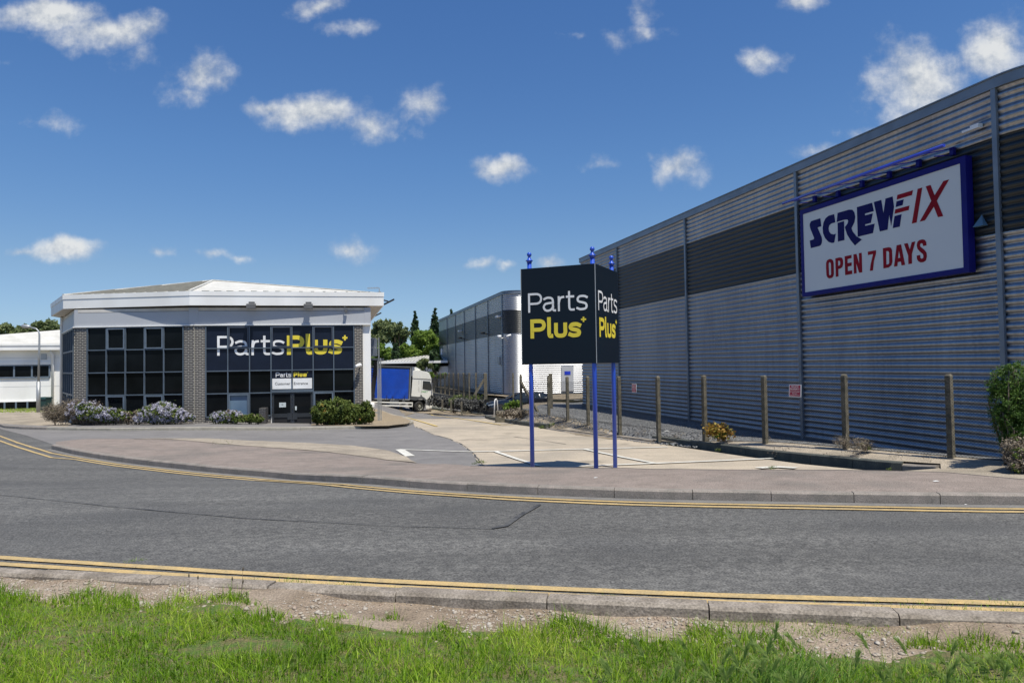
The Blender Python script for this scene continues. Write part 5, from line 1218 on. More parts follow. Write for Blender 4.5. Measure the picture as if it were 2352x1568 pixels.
# ------------------------------------------------------------------ right-hand chain link fence
FP = [(9.2,9.0),(7.56,12.0),(6.60,13.77),(5.63,15.5),(4.74,17.16),(3.9,18.7),(3.22,20.9),(2.52,23.2),(1.98,24.95),(1.41,26.8),(.84,28.7),(.40,30.1)]
fpx = [None,2180,1939.5,1755,1616.8,1511,1422,1350,1303,1260,1223,1196.5]
FP = [(x if p is None else PY(p, 900, y).x, y) for (x, y), p in zip(FP, fpx)]
def hbz(y): return CZ-float(interp(y, HB))
fn = thing('chain_link_fence', (FP[5][0], FP[5][1], hbz(FP[5][1])), 'chain link fence on grey concrete posts in front of the big warehouse wall', 'fence')
TOPH = 1.44
def cpost(root, x, y, zg, ht, dirv, w=.092):
    d = Vector((dirv.x, dirv.y, 0)).normalized(); n = Vector((-d.y, d.x, 0)); mb = MB()
    pts = [Vector((x,y,0))+d*a*w/2+n*b*w/2 for a, b in ((-1,-1),(1,-1),(1,1),(-1,1))]
    mb.hexa([up(p, zg-.3) for p in pts]+[up(p, zg+ht-.03) for p in pts])
    c = Vector((x,y,0)); q = [c+(p-c)*.6 for p in pts]
    mb.add([up(p, zg+ht-.03) for p in pts]+[up(p, zg+ht) for p in q], [(4,5,6,7),(0,1,5,4),(1,2,6,5),(2,3,7,6),(3,0,4,7)])
    return mb.build('post', 'cpost', root)
for i, (x, y) in enumerate(FP):
    d = Vector((FP[max(i-1,0)][0]-FP[min(i+1,11)][0], FP[max(i-1,0)][1]-FP[min(i+1,11)][1], 0))
    zt = [None,858.8,858.8,861.7,861.7,863.2,864,864,864.5,863.8,862.9,861][i]
    ztop_ = PY(fpx[i], zt, y).z if zt else hbz(y)+1.4
    cpost(fn, x, y, hbz(y), ztop_-hbz(y), d)
    if i == 11:
        mb = MB(); mb.bar((x,y,ztop_-.3),(x+.75,y-1.0,hbz(y)-.1),.09); mb.build('brace', 'cpost', fn)
mb = MB(); k = .045
def mesh_panel(mb, a, b, za0, zb0, za1, zb1, pitch=.05, r_=.0019):
    L = (b-a).length; h = za1-za0; d = (b-a)/L; n_ = int((L+h)/pitch); Hh = (za1-za0+zb1-zb0)/2
    def pt(u, v): z0 = za0+(zb0-za0)*u/L; z1 = za1+(zb1-za1)*u/L+(-.05*math.sin(math.pi*u/L)); return Vector((a.x+d.x*u, a.y+d.y*u, z0+(z1-z0)*v/Hh))
    for i in range(n_):
        s = i*pitch
        u0_, v0_ = (s, 0) if s <= L else (L, s-L)
        u1_, v1_ = (s-Hh, Hh) if s-Hh >= 0 else (0, s)
        if u0_-u1_ < .01: continue
        for fl_ in (0, 1):
            A = pt(L-u0_ if fl_ else u0_, v0_); B = pt(L-u1_ if fl_ else u1_, v1_)
            dd = (B-A).normalized(); s1 = dd.cross(Vector((0,0,1))).normalized()*r_; s2 = dd.cross(s1).normalized()*r_
            mb.add([A+s1, A-s1*.5+s2*.87, A-s1*.5-s2*.87, B+s1, B-s1*.5+s2*.87, B-s1*.5-s2*.87], [(0,1,4,3),(1,2,5,4),(2,0,3,5)])
for (xa, ya), (xb, yb) in zip(FP[:-1], FP[1:]):
    a, b = Vector((xa,ya,0)), Vector((xb,yb,0)); n = (b-a).normalized(); off = Vector((-n.y,n.x,0))*.055
    if off.x > 0: off = -off
    za1 = CZ-.30-.0; za0, zb0 = hbz(ya)+.02, hbz(yb)+.02
    zt1 = hbz(ya)+1.36; zt2 = hbz(yb)+1.36
    mesh_panel(mb, a+off, b+off, za0, zb0, zt1, zt2, .055 if ya < 20 else .075)
    for f in (1.0, .5, .03):
        A, B = a+off, b+off; prev = None
        for t in range(9):
            p = A.lerp(B, t/8); z = (za0+(zb0-za0)*t/8)*(1-f)+(zt1+(zt2-zt1)*t/8)*f-(.05 if f == 1 else .0)*math.sin(math.pi*t/8); q_ = Vector((p.x,p.y,z))
            if prev is not None: mb.bar(prev, q_, .005)
            prev = q_
mb.build('wire_mesh', 'wire', fn, fixn=False)
# warning signs on the fence
def wsign(a, b, t, py0, py1, px, label, wd=.30, ht=.32, tilt=.05):
    (xa, ya), (xb, yb) = FP[a], FP[b]; d = (Vector((xb,yb,0))-Vector((xa,ya,0))).normalized(); Fz = Frame(Vector((xa,ya,0)), -d)
    if Fz.W.x > 0: Fz = Frame(Vector((xa,ya,0)), d)
    u, z = Fz.at(px, (py0+py1)/2, .09); z1 = Fz.at(px, py0, .09)[1]; z0 = Fz.at(px, py1, .09)[1]; ht = z1-z0
    r_ = thing('warning_sign', Fz.p(u, z0, .09), label, 'sign', 'red private property signs on the fence')
    def P(a_, c, w): return Fz.p(u+a_*wd/2+tilt*c*wd, z0+(c)*ht+a_*tilt*ht*0, w)
    mb = MB(); mb.hexa([P(-1,0,.085),P(1,0,.085),P(1,0,.092),P(-1,0,.092),P(-1,1,.085),P(1,1,.085),P(1,1,.092),P(-1,1,.092)]); mb.build('border', 'ltw', r_)
    mb = MB(); mb.add([P(-.9,.045,.095),P(.9,.045,.095),P(.9,.955,.095),P(-.9,.955,.095)], [(0,1,2,3)]); mb.build('panel', mat('sign_red', (.36,.012,.045), .45), r_, fixn=False)
    sh = lambda c: u+tilt*c*wd
    text_mesh('lettering', 'PRIVATE', Fz, sh(.8)-wd*.30, sh(.8)+wd*.30, z0+ht*.77, z0+ht*.89, .099, 'ltw', r_, bold=.01)
    text_mesh('lettering', 'PROPERTY', Fz, sh(.6)-wd*.40, sh(.6)+wd*.40, z0+ht*.58, z0+ht*.71, .099, 'ltw', r_, bold=.01)
    text_mesh('lettering', 'NO UNAUTHORISED', Fz, sh(.4)-wd*.41, sh(.4)+wd*.41, z0+ht*.37, z0+ht*.45, .099, 'ltw', r_)
    text_mesh('lettering', 'PARKING', Fz, sh(.25)-wd*.2, sh(.25)+wd*.2, z0+ht*.23, z0+ht*.31, .099, 'ltw', r_)
    mb = MB(); 
    for c in (.51,.15): mb.add([P(-.82,c,.097),P(.82,c,.097),P(.82,c+.015,.097),P(-.82,c+.015,.097)], [(0,1,2,3)])
    mb.build('rule', 'ltw', r_, fixn=False)
wsign(3, 2, .3, 883, 911, 1825.5, 'tilted red private property sign on the fence below the blue framed wall sign', wd=.30)
wsign(6, 5, .3, 881, 901, 1456.5, 'smaller upright red private property sign on the fence just right of the blue posts', wd=.26, tilt=0)
# ------------------------------------------------------------------ foliage
def leaves(name, blobs, n, size, material, parent, shell=.55, clump=.16, flat=.6, vmean=.45, updown=.25, aspect=.55):
    vol = np.array([b[1][0]*b[1][1]*b[1][2] for b in blobs])**.67; pr = vol/vol.sum()
    nc = max(12, n//28); bi = RNG.choice(len(blobs), nc, p=pr)
    C = np.array([b[0] for b in blobs])[bi]; Rr = np.array([b[1] for b in blobs])[bi]
    d = RNG.normal(0,1,(nc,3)); d /= np.linalg.norm(d,axis=1)[:,None]; rad = RNG.uniform(shell,1.0,nc)**.6*RNG.uniform(.86,1.1,nc)
    cc = C+d*Rr*rad[:,None]; cv = np.clip(vmean+RNG.normal(0,.16,nc)+updown*d[:,2]*.3, 0, 1)
    k = RNG.integers(0,nc,n); rm = Rr.mean(1)[k]
    P = cc[k]+RNG.normal(0,1,(n,3))*(clump*rm)[:,None]
    nrm = d[k]*.6+RNG.normal(0,1,(n,3))*.8; nrm[:,2] += .35; nrm /= np.linalg.norm(nrm,axis=1)[:,None]
    t = np.cross(nrm, RNG.normal(0,1,(n,3))); t /= np.linalg.norm(t,axis=1)[:,None]; b = np.cross(nrm, t)
    s = size*RNG.uniform(.6,1.4,n)[:,None]
    V = np.stack([P-t*s, P-b*s*aspect+nrm*s*.12, P+t*s, P+b*s*aspect+nrm*s*.12], 1).reshape(-1,3)
    F = (np.arange(n)*4)[:,None]+np.array([[0,1,2,3]])
    var = np.repeat(np.clip(cv[k]+RNG.normal(0,.14,n),0,1), 4)
    return np_obj(name, V, F, material, var, parent=parent)
def limb(mb, a, b, r1, r2, bend=.1):
    a, b = Vector(a), Vector(b); L = (b-a).length
    m1 = a.lerp(b,.35)+Vector((random.uniform(-1,1),random.uniform(-1,1),0))*L*bend; m2 = a.lerp(b,.7)+Vector((random.uniform(-1,1),random.uniform(-1,1),0))*L*bend
    mb.tube([a,m1,m2,b], [r1,r1*.75+r2*.25,r1*.4+r2*.6,r2], 7)
def tree(label, px, d, ybase, blobs_px, n, size, material, name='broadleaf_tree', group='trees behind the buildings', trunk_r=.22, zb=None, **kw):
    base = PY(px, ybase, d); zb = CZ-4.1 if zb is None else zb
    root = thing(name, (base.x, base.y, zb), label, 'tree', group)
    blobs = []
    for (bx, by, rx, ry) in blobs_px:
        c = PY(bx, by, d+random.uniform(-.6,.6)); s = d/FPX; blobs.append(((c.x,c.y,c.z), (rx*s, min(rx,ry*1.4)*s*.9, ry*s)))
    mb = MB(); hi = max(b[0][2] for b in blobs); cx = sum(b[0][0] for b in blobs)/len(blobs); zt = zb+(hi-zb)*.62
    limb(mb, (base.x,base.y,zb-.2), (cx*.5+base.x*.5,base.y,zt), trunk_r, trunk_r*.55, .02)
    for b in blobs[:7]: limb(mb, (cx*.4+base.x*.6,base.y,zb+(zt-zb)*random.uniform(.5,.95)), (b[0][0],b[0][1],b[0][2]), trunk_r*.5, trunk_r*.12, .06)
    mb.build('trunk', 'bark', root)
    leaves('crown', blobs, n, size, material, root, **kw); return root
def rb(cx, cy, rx, ry, k, seed, sub=.42):
    rs = random.Random(seed); out = []
    for i in range(k):
        a = rs.uniform(0,2*math.pi); r = rs.uniform(.15,.72)**.7
        out.append((cx+math.cos(a)*rx*r, cy+math.sin(a)*ry*r, rx*sub*rs.uniform(.75,1.25), ry*sub*rs.uniform(.75,1.25)))
    return out
tree('leafy tree above the left office roof, at the left edge of the photo', 15, 88, 800, rb(10,768,48,32,9,1), 5200, .26, 'l_olive')
tree('middle tree of three above the left office roof', 62, 90, 800, rb(62,770,34,27,8,2), 4200, .26, 'l_olive')
tree('tree above the left office roof, directly beside the shop wall', 118, 86, 800, rb(116,768,40,27,8,3), 4600, .25, 'l_olive')
tree('loose pale green tree directly behind the steel posts of the stair', 876, 92, 840, rb(872,765,28,30,9,4)+[(890,742,8,9),(868,745,10,10)], 8000, .17, 'l_olive', shell=.3)
tree('pale green tree between the stair posts and the first poplar', 917, 94, 840, rb(917,772,23,28,9,5)+[(905,750,8,8),(932,757,6,8)], 7500, .17, 'l_olive', shell=.3)
def poplar(label, px, yt, yb, w, d, n):
    bl = []
    for i in range(9):
        t = i/8; y = yt+4+(yb-yt-4)*t; ww = w*(.22+.78*min(1,t*1.7))*(1-.15*max(0,t-.8)*5); bl.append((px+random.uniform(-1,1), y, ww*.5, (yb-yt)*.15))
    tree(label, px, d, yb+60, bl, int(n*1.7), .17, 'l_dark', name='poplar_tree', group='poplars behind the lorry', shell=.35)
poplar('tall narrow dark poplar left of the other poplars', 954, 718, 790, 19, 105, 3800)
poplar('broad dark poplar touching the corner of the rear warehouse', 998, 713, 800, 26, 105, 5200)
poplar('dark poplar tip showing over the rear warehouse roof', 1037, 712, 780, 17, 110, 3000)
tree('bright green rounded tree below the poplars', 978, 84, 860, rb(978,795,34,33,11,6), 12000, .16, 'l_light', vmean=.5)
tree('bright green bushy tree behind the stair posts', 893, 84, 860, rb(886,808,24,20,8,7), 7000, .16, 'l_light')
tree('dark pointed conifer in front of the bright green trees', 908, 80, 850, [(908,793,3,6),(908,800,5,7),(908,808,7,8),(908,816,8,9),(908,824,9,8)], 2600, .17, 'l_dark', name='conifer_tree', shell=.3)
tree('bright green low tree above the grey roofed building', 937, 82, 860, rb(936,805,24,19,8,8), 7000, .16, 'l_light', vmean=.55)
tree('tree coloured dark for the shade at the far corner of the rear warehouse', 1000, 76, 870, rb(1000,828,13,30,8,9), 3200, .2, 'l_dark')  # dark leaf colour stands in for the shade around the trunks
tree('thin scraggly tree with brownish leaves in front of the grey roofed building', 974, 66, 872, rb(972,840,19,17,7,10), 1500, .14, 'l_olive', shell=.1, trunk_r=.1, zb=CZ-3.9)
tree('low yellow green bush at the far end of the rear fence', 962, 63, 872, rb(1000,862,24,7,5,11), 1500, .12, 'l_light', trunk_r=.05, zb=CZ-3.9, name='bush')
# thicket further back closing the view
root = thing('thicket', (-14, 118, CZ-4), 'continuous green wood far behind the buildings', 'wood', kind='stuff')
bl = []
for i in range(70):
    x = -75+i*1.6+random.uniform(-1,1); bl.append(((x, 118+random.uniform(-4,6), CZ-1.5+random.uniform(0,3.2)), (3.2,3,3.0)))
leaves('foliage', bl, 14000, .42, 'l_tree', root)
# grey roofed building behind the lorry
dG = 76
gb = thing('industrial_unit', PY(945,860,dG), 'low building with a grey ribbed roof and white walls behind the lorry', 'industrial unit')
def Q(px, py, d): return PY(px, py, d)
x0_, x1_ = Q(884,840,dG).x, Q(1030,840,dG).x; zE_ = Q(940,829.5,dG).z; zR_ = Q(960,816.5,dG+6).z
mb = MB(); mb.add([(x0_-.6,dG-.6,zE_),(x1_,dG-.6,zE_),(x1_,dG+6,zR_),(x0_+3.6,dG+6,zR_)], [(0,1,2,3)]); mb.add([(x0_-.6,dG-.6,zE_),(x0_+3.6,dG+6,zR_),(x0_-.6,dG+13,zE_)], [(0,1,2)]); rf = mb.build('roof', 'roofp', gb, fixn=False)
mb = MB()
for k in range(26):
    x = x0_+.2+k*.33*1.0; t = min(1, (x-x0_+.6)/4.2); mb.bar((x,dG-.6,zE_+.03), (x,dG-.6+6.6*t-.1,zE_+(zR_-zE_)*t+.03), .07, .05)
mb.build('ribs', 'alu', rf)
mb = MB(); mb.box(x0_-.7, x1_, dG-.75, dG-.6, zE_-.22, zE_+.02); mb.build('fascia', 'whitec', gb)
mb = MB(); mb.box(x0_, x1_, dG, dG+12, CZ-4.3, zE_-.05); mb.build('wall', 'whitec', gb)
mb = MB(); mb.box(x0_, x1_, dG-.06, dG-.01, Q(930,842,dG).z, zE_-.12); mb.build('window_band', 'glass', gb)
# ------------------------------------------------------------------ garden shrubs of the shop
def shrub(label, px, d, blobs_px, n, size, material, cat='shrub', name='shrub', group=None, extra=(), zb=None, br=.018, **kw):
    zb = CZ-2.4 if zb is None else zb; base = PY(px, 840, d); root = thing(name, (base.x, base.y, zb), label, cat, group)
    blobs = []
    s = d/FPX
    for (bx, by, rx, ry) in blobs_px:
        c = PY(bx, by, d); blobs.append(((c.x,c.y+random.uniform(-.1,.1),c.z), (rx*s, min(rx,ry*1.2)*s, ry*s)))
    mb = MB()
    for b in blobs:
        for _ in range(4): limb(mb, (base.x*.4+b[0][0]*.6+random.uniform(-.1,.1), b[0][1], zb-.05), (b[0][0]+random.uniform(-1,1)*b[1][0]*.6, b[0][1]+random.uniform(-1,1)*b[1][1]*.6, b[0][2]+b[1][2]*random.uniform(0,.7)), br, br*.35, .1)
    mb.build('branches', 'twig', root)
    leaves('foliage', blobs, n, size, material, root, **kw)
    for (nm, n2, s2, m2, sub) in extra: leaves(nm, [(b[0],(b[1][0]*1.04,b[1][1]*1.04,b[1][2]*1.06)) for i, b in enumerate(blobs) if i in sub or not sub], n2, s2, m2, root, shell=.9, clump=.07)
    return root
DS = 29.3
shrub('brown twiggy shrub with some lilac blossom at the left corner of the shop', 140, 30.0, [(122,946,22,18),(150,942,26,22),(180,941,24,22),(212,944,24,20),(240,950,22,14),(135,960,24,10),(185,963,34,9),(270,955,24,9)], 26000, .036, 'l_brown', 'flowering shrub', 'flowering_shrub', 'lilac flowering shrubs before the shop', shell=.3, aspect=.2, br=.01, extra=[('blossom', 3600, .030, 'l_lilac', (2,3))])
shrub('lilac ceanothus with an upright mound, just right of the brown twiggy shrub', 205, 29.2, [(190,934,12,10),(198,946,19,15),(228,948,26,13),(262,950,24,12),(282,955,16,9),(240,960,40,7)], 5200, .045, 'l_hedge', 'flowering shrub', 'flowering_shrub', 'lilac flowering shrubs before the shop', extra=[('blossom', 12000, .030, 'l_lilac', ())])
shrub('low brown and green ground shrub between the two lilac mounds', 300, 29.2, [(292,955,20,9),(318,954,16,11),(304,962,30,5)], 2600, .045, 'l_brown', 'shrub', 'shrub', None, extra=[('green_leaves', 900, .045, 'l_weed', ())])
shrub('widest lilac ceanothus mound in front of the middle windows', 370, 29.0, [(345,948,24,15),(372,946,30,20),(400,952,28,14),(425,959,22,8),(370,961,60,7)], 5200, .045, 'l_hedge', 'flowering shrub', 'flowering_shrub', 'lilac flowering shrubs before the shop', extra=[('blossom', 15000, .030, 'l_lilac', ())])
shrub('small pale lilac shrub with a brown top below the blue blind window', 525, 29.0, [(505,957,20,11),(530,956,24,12),(551,960,16,8),(520,963,40,5)], 3400, .045, 'l_hedge', 'flowering shrub', 'flowering_shrub', 'lilac flowering shrubs before the shop', extra=[('blossom', 7000, .028, 'l_lilac', (0,1)), ('dry_twigs', 500, .045, 'l_brown', (1,))])
shrub('low dull green shrub beside the left dwarf pier', 583, 29.0, [(575,960,16,8),(592,961,14,8)], 1800, .045, 'l_hedge', 'shrub', 'shrub', None, extra=[('dry_twigs', 500, .04, 'l_brown', ())])
shrub('big rounded dark green hedge bush right of the shop doors', 765, 28.3, [(745,945,26,22),(775,942,30,26),(760,955,36,18),(722+12,960,16,12),(790,958,22,16),(765,964,45,8)], 13000, .05, 'l_hedge', 'bush', 'bush', 'hedge bushes right of the entrance', shell=.75, clump=.09, extra=[('red_shoots', 130, .035, 'l_autumn', ())])
shrub('smaller green hedge bush touching the steel stair posts', 830, 28.5, [(815,948,22,19),(838,945,18,22),(848,955,12,14),(825,961,32,9)], 8500, .05, 'l_hedge', 'bush', 'bush', 'hedge bushes right of the entrance', shell=.7, clump=.1, extra=[('red_shoots', 70, .035, 'l_autumn', ())])
# cypress at the right edge and its dry neighbour
zc_ = CZ-1.72
shrub('tall dense green cypress cut off by the right edge', 2345, 10.9, [(2330,880,44,38),(2365,860,50,30),(2320,920,40,34),(2370,920,50,50),(2335,965,46,40),(2300,890,20,18),(2296,955,16,20),(2318,850,18,14),(2375,980,50,50),(2350,1020,44,44),(2325,1000,28,36)], 30000, .022, 'l_cyp', 'conifer', 'conifer', None, zb=zc_, shell=.8, clump=.12, aspect=.3)
shrub('dry yellow brown shrub at the foot of the cypress', 2350, 10.3, [(2345,1035,34,34),(2330,1058,26,22),(2365,1050,34,34)], 7000, .018, 'l_brown', 'shrub', 'shrub', None, zb=CZ-1.66, shell=.5, extra=[('green_shoots', 900, .018, 'l_weed', ())])
shrub('small orange and green leafy plant at the foot of the fence', 1650, 16.6, [(1638,987,13,10),(1660,989,14,10),(1650,994,17,8)], 900, .035, 'l_autumn', 'plant', 'weed_plant', None, zb=CZ-1.82, shell=.1, aspect=.7, clump=.5, br=.005, extra=[('green_leaves', 320, .045, 'l_light', (2,))])
shrub('dry brown clump with thin stalks around a fence post', 1960, 13.2, [(1935,1016,20,6),(1965,1020,18,9),(1990,1025,14,7)], 1500, .025, 'l_brown', 'dead plant', 'dry_plant', None, zb=CZ-1.72, shell=.05, clump=.6, aspect=.18, br=.003, extra=[('green_leaves', 60, .03, 'l_light', (2,))])
def atg(px, py, d): return CZ-(py-(835.6-.0145*(px-1176)))*d/FPX
shrub('green creeper at the foot of the fence end post by the car', 1180, 30.5, [(1172,932,16,8),(1186,928,12,9),(1165,938,10,5)], 1500, .05, 'l_light', 'creeper', 'creeper', None, zb=atg(1180,945,30.5), shell=.3)
shrub('brown leaf litter heap on the dirt bank beside the car', 1175, 29.3, [(1160,950,18,7),(1185,948,22,9),(1205,950,14,6)], 2200, .04, 'l_brown', 'dead plants', 'dry_plant', None, zb=atg(1175,957,29.3), shell=.2)
# scattered weeds along kerbs
def weeds(name, label, spots, material, size=.03, h=HH):
    root = thing(name, (*gp([spots[0][:2]])[0], Hf(*gp([spots[0][:2]])[0])), label, 'weeds', kind='stuff'); bl = []
    tot = 0
    for (px, py, w, hgt) in spots:
        p = G(px, py, 0, h); s = p.y/FPX; bl.append(((p.x,p.y,p.z+hgt*s*.4), (w*s, w*s*.5, hgt*s))); tot += 1
    leaves('leaves', bl, 150*tot, size, material, root, shell=.05, clump=.5, aspect=.25)
weeds('weeds', 'green weeds and moss along the kerbs and joints', [(1103,1063,10,3),(1090,1066,6,2),(505,1029,26,2),(530,1028,12,3),(757,1096,4,4),(960,1112,3,3),(880,1104,3,2),(1245,984,8,4),(1270,975,6,3),(1540,1020,8,2),(1650,1034,8,2),(1780,1077,12,2),(2040,1079,8,2),(1690,1128,3,3),(1100,1064,14,2)], 'l_weed', .018)
weeds('weeds', 'straw coloured dead weeds on the concrete verge strip', [(1560,1012,22,2),(1610,1018,18,2),(1690,1030,18,2),(1800,1038,26,2),(1900,1050,18,2),(1420,985,30,3),(1350,985,30,3),(1290,980,20,3),(2000,1058,22,2),(1720,1022,30,2),(1480,995,24,3),(1560,1002,24,3),(1640,1010,24,3),(1760,1016,20,3),(1850,1028,24,3),(2080,1050,30,3),(2150,1056,24,3),(1240,972,20,4),(1300,966,24,4),(1220,962,20,4)], 'l_brown', .02)
weeds('weeds', 'white flowering weeds and grass beside the lorry front', [(1000,938,12,9),(1020,938,14,7),(1040,936,12,7),(1055,938,10,6),(1012,944,18,3)], 'l_light', .05)
weeds('weeds', 'grass tufts on the ledge below the rear warehouse', [(1075,915,10,5),(1090,913,12,5),(1112,912,10,5),(1060,911,8,4),(1130,914,12,3)], 'l_weed', .05, h=lambda x, y: np.asarray(CZ-2.5+0*np.asarray(x)))
lf = gp([(-30,938),(60,938),(110,941),(150,944),(140,950),(60,945),(-30,944)])
drape('lawn_strip', lf, 'earth', .03, .6, Hpl)
gx = RNG.uniform(min(p.x for p in lf), max(p.x for p in lf), 6000); gy = RNG.uniform(min(p.y for p in lf), max(p.y for p in lf), 6000)
V, F, v = blades('g', np.stack([gx,gy,Hpl(gx,gy)],1), RNG.uniform(.04,.12,6000), RNG.uniform(.02,.04,6000), RNG.uniform(.2,1,6000), '', RNG.uniform(.3,1,6000), segs=2)
g = np_obj('lawn_grass', V, F, 'l_grass', v); g['kind'] = 'stuff'; g['label'] = 'thin strip of grass beside the street lamp'; g['category'] = 'grass'

# ------------------------------------------------------------------ retaining walls, rear fence, brush, bollards
def wallstrip(label, px_pts, h, drop, thick, material):
    P = [CAM+ray(x,y)*(h/-ray(x,y).z) for x, y in px_pts]; P = [Vector((p.x,p.y)) for p in P]; P = smoothline(P, 2); mb = MB(); Q_ = offs(P, thick)
    vs = []
    for a, b in zip(P, Q_): vs += [(a.x,a.y,CZ-h-drop),(a.x,a.y,CZ-h),(b.x,b.y,CZ-h),(b.x,b.y,CZ-h-drop)]
    fs = []
    for i in range(len(P)-1):
        for j in range(3): fs.append((i*4+j, i*4+j+1, i*4+4+j+1, i*4+4+j))
    fs += [(0,1,2,3), tuple(len(vs)-4+j for j in (3,2,1,0))]
    mb.add(vs, fs); o = mb.build('retaining_wall', material); tag(o, label, 'retaining wall', 'dark retaining walls behind the car'); return o
M['rwall'] = mat('retaining_wall', (.10,.095,.08), .95, col2=(.05,.048,.042), scale=2, detail=8, fine=.3, fscale=20)
M['rwall2'] = mat('retaining_wall_top', (.17,.16,.135), .95, col2=(.09,.085,.07), scale=2, detail=8, fine=.3, fscale=20)
wallstrip('upper dark retaining wall carrying the rear fence', [(960,884),(985,890),(1070,903),(1120,912),(1200,918),(1300,918),(1345,917)], 2.42, 1.6, .5, 'rwall')
wallstrip('lower grey retaining wall curving behind the car', [(960,893),(985,900),(1060,912),(1110,921),(1180,927),(1300,930),(1345,930)], 2.80, 1.2, .9, 'rwall2')
ledge = [CAM+ray(x,y)*(2.40/-ray(x,y).z) for x, y in [(960,884),(985,889),(1070,902),(1120,911),(1200,917),(1300,917),(1420,913)]]
lp_ = [Vector((p.x,p.y)) for p in ledge]+[Vector((14,52)), Vector((4,56)), Vector((-2,62)), Vector((-12,90)), Vector((-18,90))]
drape('ledge', lp_, 'bank', 0, 1.0, lambda x, y: CZ-2.44+.18*sm((np.asarray(y,float)-44)/7))
rf_ = thing('rear_fence', (-3, 58, CZ-2.3), 'row of slim concrete fence posts in front of the rear warehouse', 'fence')
tops = [1415,1317,1247,1188,1133,1082,1036,992,948,912,878,845,820]; bots = [1112,1108,1106,1095,1090,1085,1080,1072,1065,1058,1050,1045,1040]
prev = None; mbw = MB()
for t, b_ in zip(tops, bots):
    px = (1400+t/2.613)/1.7415; yt = (1150+892/2.613)/1.7415; yb = (1150+b_/2.613)/1.7415
    dd = 1.45*FPX/(yb-yt); zt = PY(px, yt, dd).z; x = PY(px, 880, dd).x
    cpost(rf_, x, dd, zt-1.5, 1.5, Vector((.2,-1,0)), w=.22 if t == 1415 else .11)
    if prev is not None: mesh_panel(mbw, Vector((prev[0],prev[1],0)), Vector((x,dd,0)), prev[2]-1.45, zt-1.45, prev[2]-.03, zt-.03, .16, .006)
    prev = (x, dd, zt)
    if t == 1415: first = (x, dd, zt)
mbw.build('wire_mesh', 'wire', rf_, fixn=False)
mb = MB(); mb.bar((first[0],first[1],first[2]-.3), (first[0]-.75,first[1]-.2,first[2]-1.5), .14); mb.build('brace', 'cpost', rf_)
# side fence behind the near fence corner
sf = thing('side_fence', (1.5, 36, CZ-2.1), 'short fence of dark posts crossing the gravel behind the blue posts', 'fence')
for px, yt, d_, w_ in ((1264.5,857,33.5,.16),(1178.5,857,46,.10)):
    z = PY(px, yt, d_).z; x = PY(px, 880, d_).x; cpost(sf, x, d_, z-1.75, 1.75, Vector((1,.2,0)), w=w_)
# black brush heap
bh = thing('brush_heap', (-4.5, 49, CZ-3.6), 'long dark heap of dead brush below the retaining wall', 'brush heap')
bl = []
for i in range(16):
    t = i/15; px = 994+t*108; py = 920+t*13; d_ = 54-8*t; c = PY(px, py, d_); bl.append(((c.x,c.y,c.z), (.40,.35,.36)))
mb = MB()
for b in bl:
    for _ in range(3): limb(mb, (b[0][0]+random.uniform(-.4,.4), b[0][1], b[0][2]-.3), (b[0][0]+random.uniform(-.5,.5), b[0][1], b[0][2]+.3), .02, .01)
mb.build('branches', 'tarp', bh)
M['l_black'] = leafmat('dead_brush', (.04,.04,.04), (.09,.09,.085), (.17,.17,.16), .05)
leaves('foliage', bl, 9000, .07, 'l_black', bh, shell=.6)
shrub('dry yellowish bush hanging over the retaining wall', 1042, 50, [(1045,915,8,8),(1038,922,9,8),(1052,911,6,5)], 900, .07, 'l_olive', 'bush', 'bush', None, zb=CZ-3.4, shell=.2)
for i, (px, y0, y1, d_, lab) in enumerate([(1016,918,935,50,'short wooden bollard nearest the lorry'),(1036,918,937,49,'middle wooden bollard of the three by the brush heap'),(1060,922,944,47,'short wooden bollard nearest the car')]):
    a, b = PY(px, y0, d_), PY(px, y1, d_); mb = MB(); mb.box(a.x-.06, a.x+.06, d_-.06, d_+.06, b.z-.3, a.z-.03); mb.add([(a.x-.06,d_-.06,a.z-.03),(a.x+.06,d_-.06,a.z-.03),(a.x+.06,d_+.06,a.z-.03),(a.x-.06,d_+.06,a.z-.03),(a.x-.04,d_-.04,a.z),(a.x+.04,d_-.04,a.z),(a.x+.04,d_+.04,a.z),(a.x-.04,d_+.04,a.z)], [(4,5,6,7),(0,1,5,4),(1,2,6,5),(2,3,7,6),(3,0,4,7)])
    o = mb.build('bollard', 'cpost'); tag(o, lab, 'bollard', 'wooden bollards by the brush heap')
kerb('kerb', smoothline(gp([(985,940),(1030,944),(1075,950),(1106,953)]),1), 'kerbd', .14, .14, side=1, h=HH)
strip_ = [Vector(p) for p in gp([(985,939.5),(1030,943.5),(1075,949.5),(1106,952.5)])]
drape('dirt_strip', strip_+[Vector((-1.5,47)), Vector((-5,53)), Vector((-9.5,58)), Vector((-8,52))], 'bank', .035, .6)
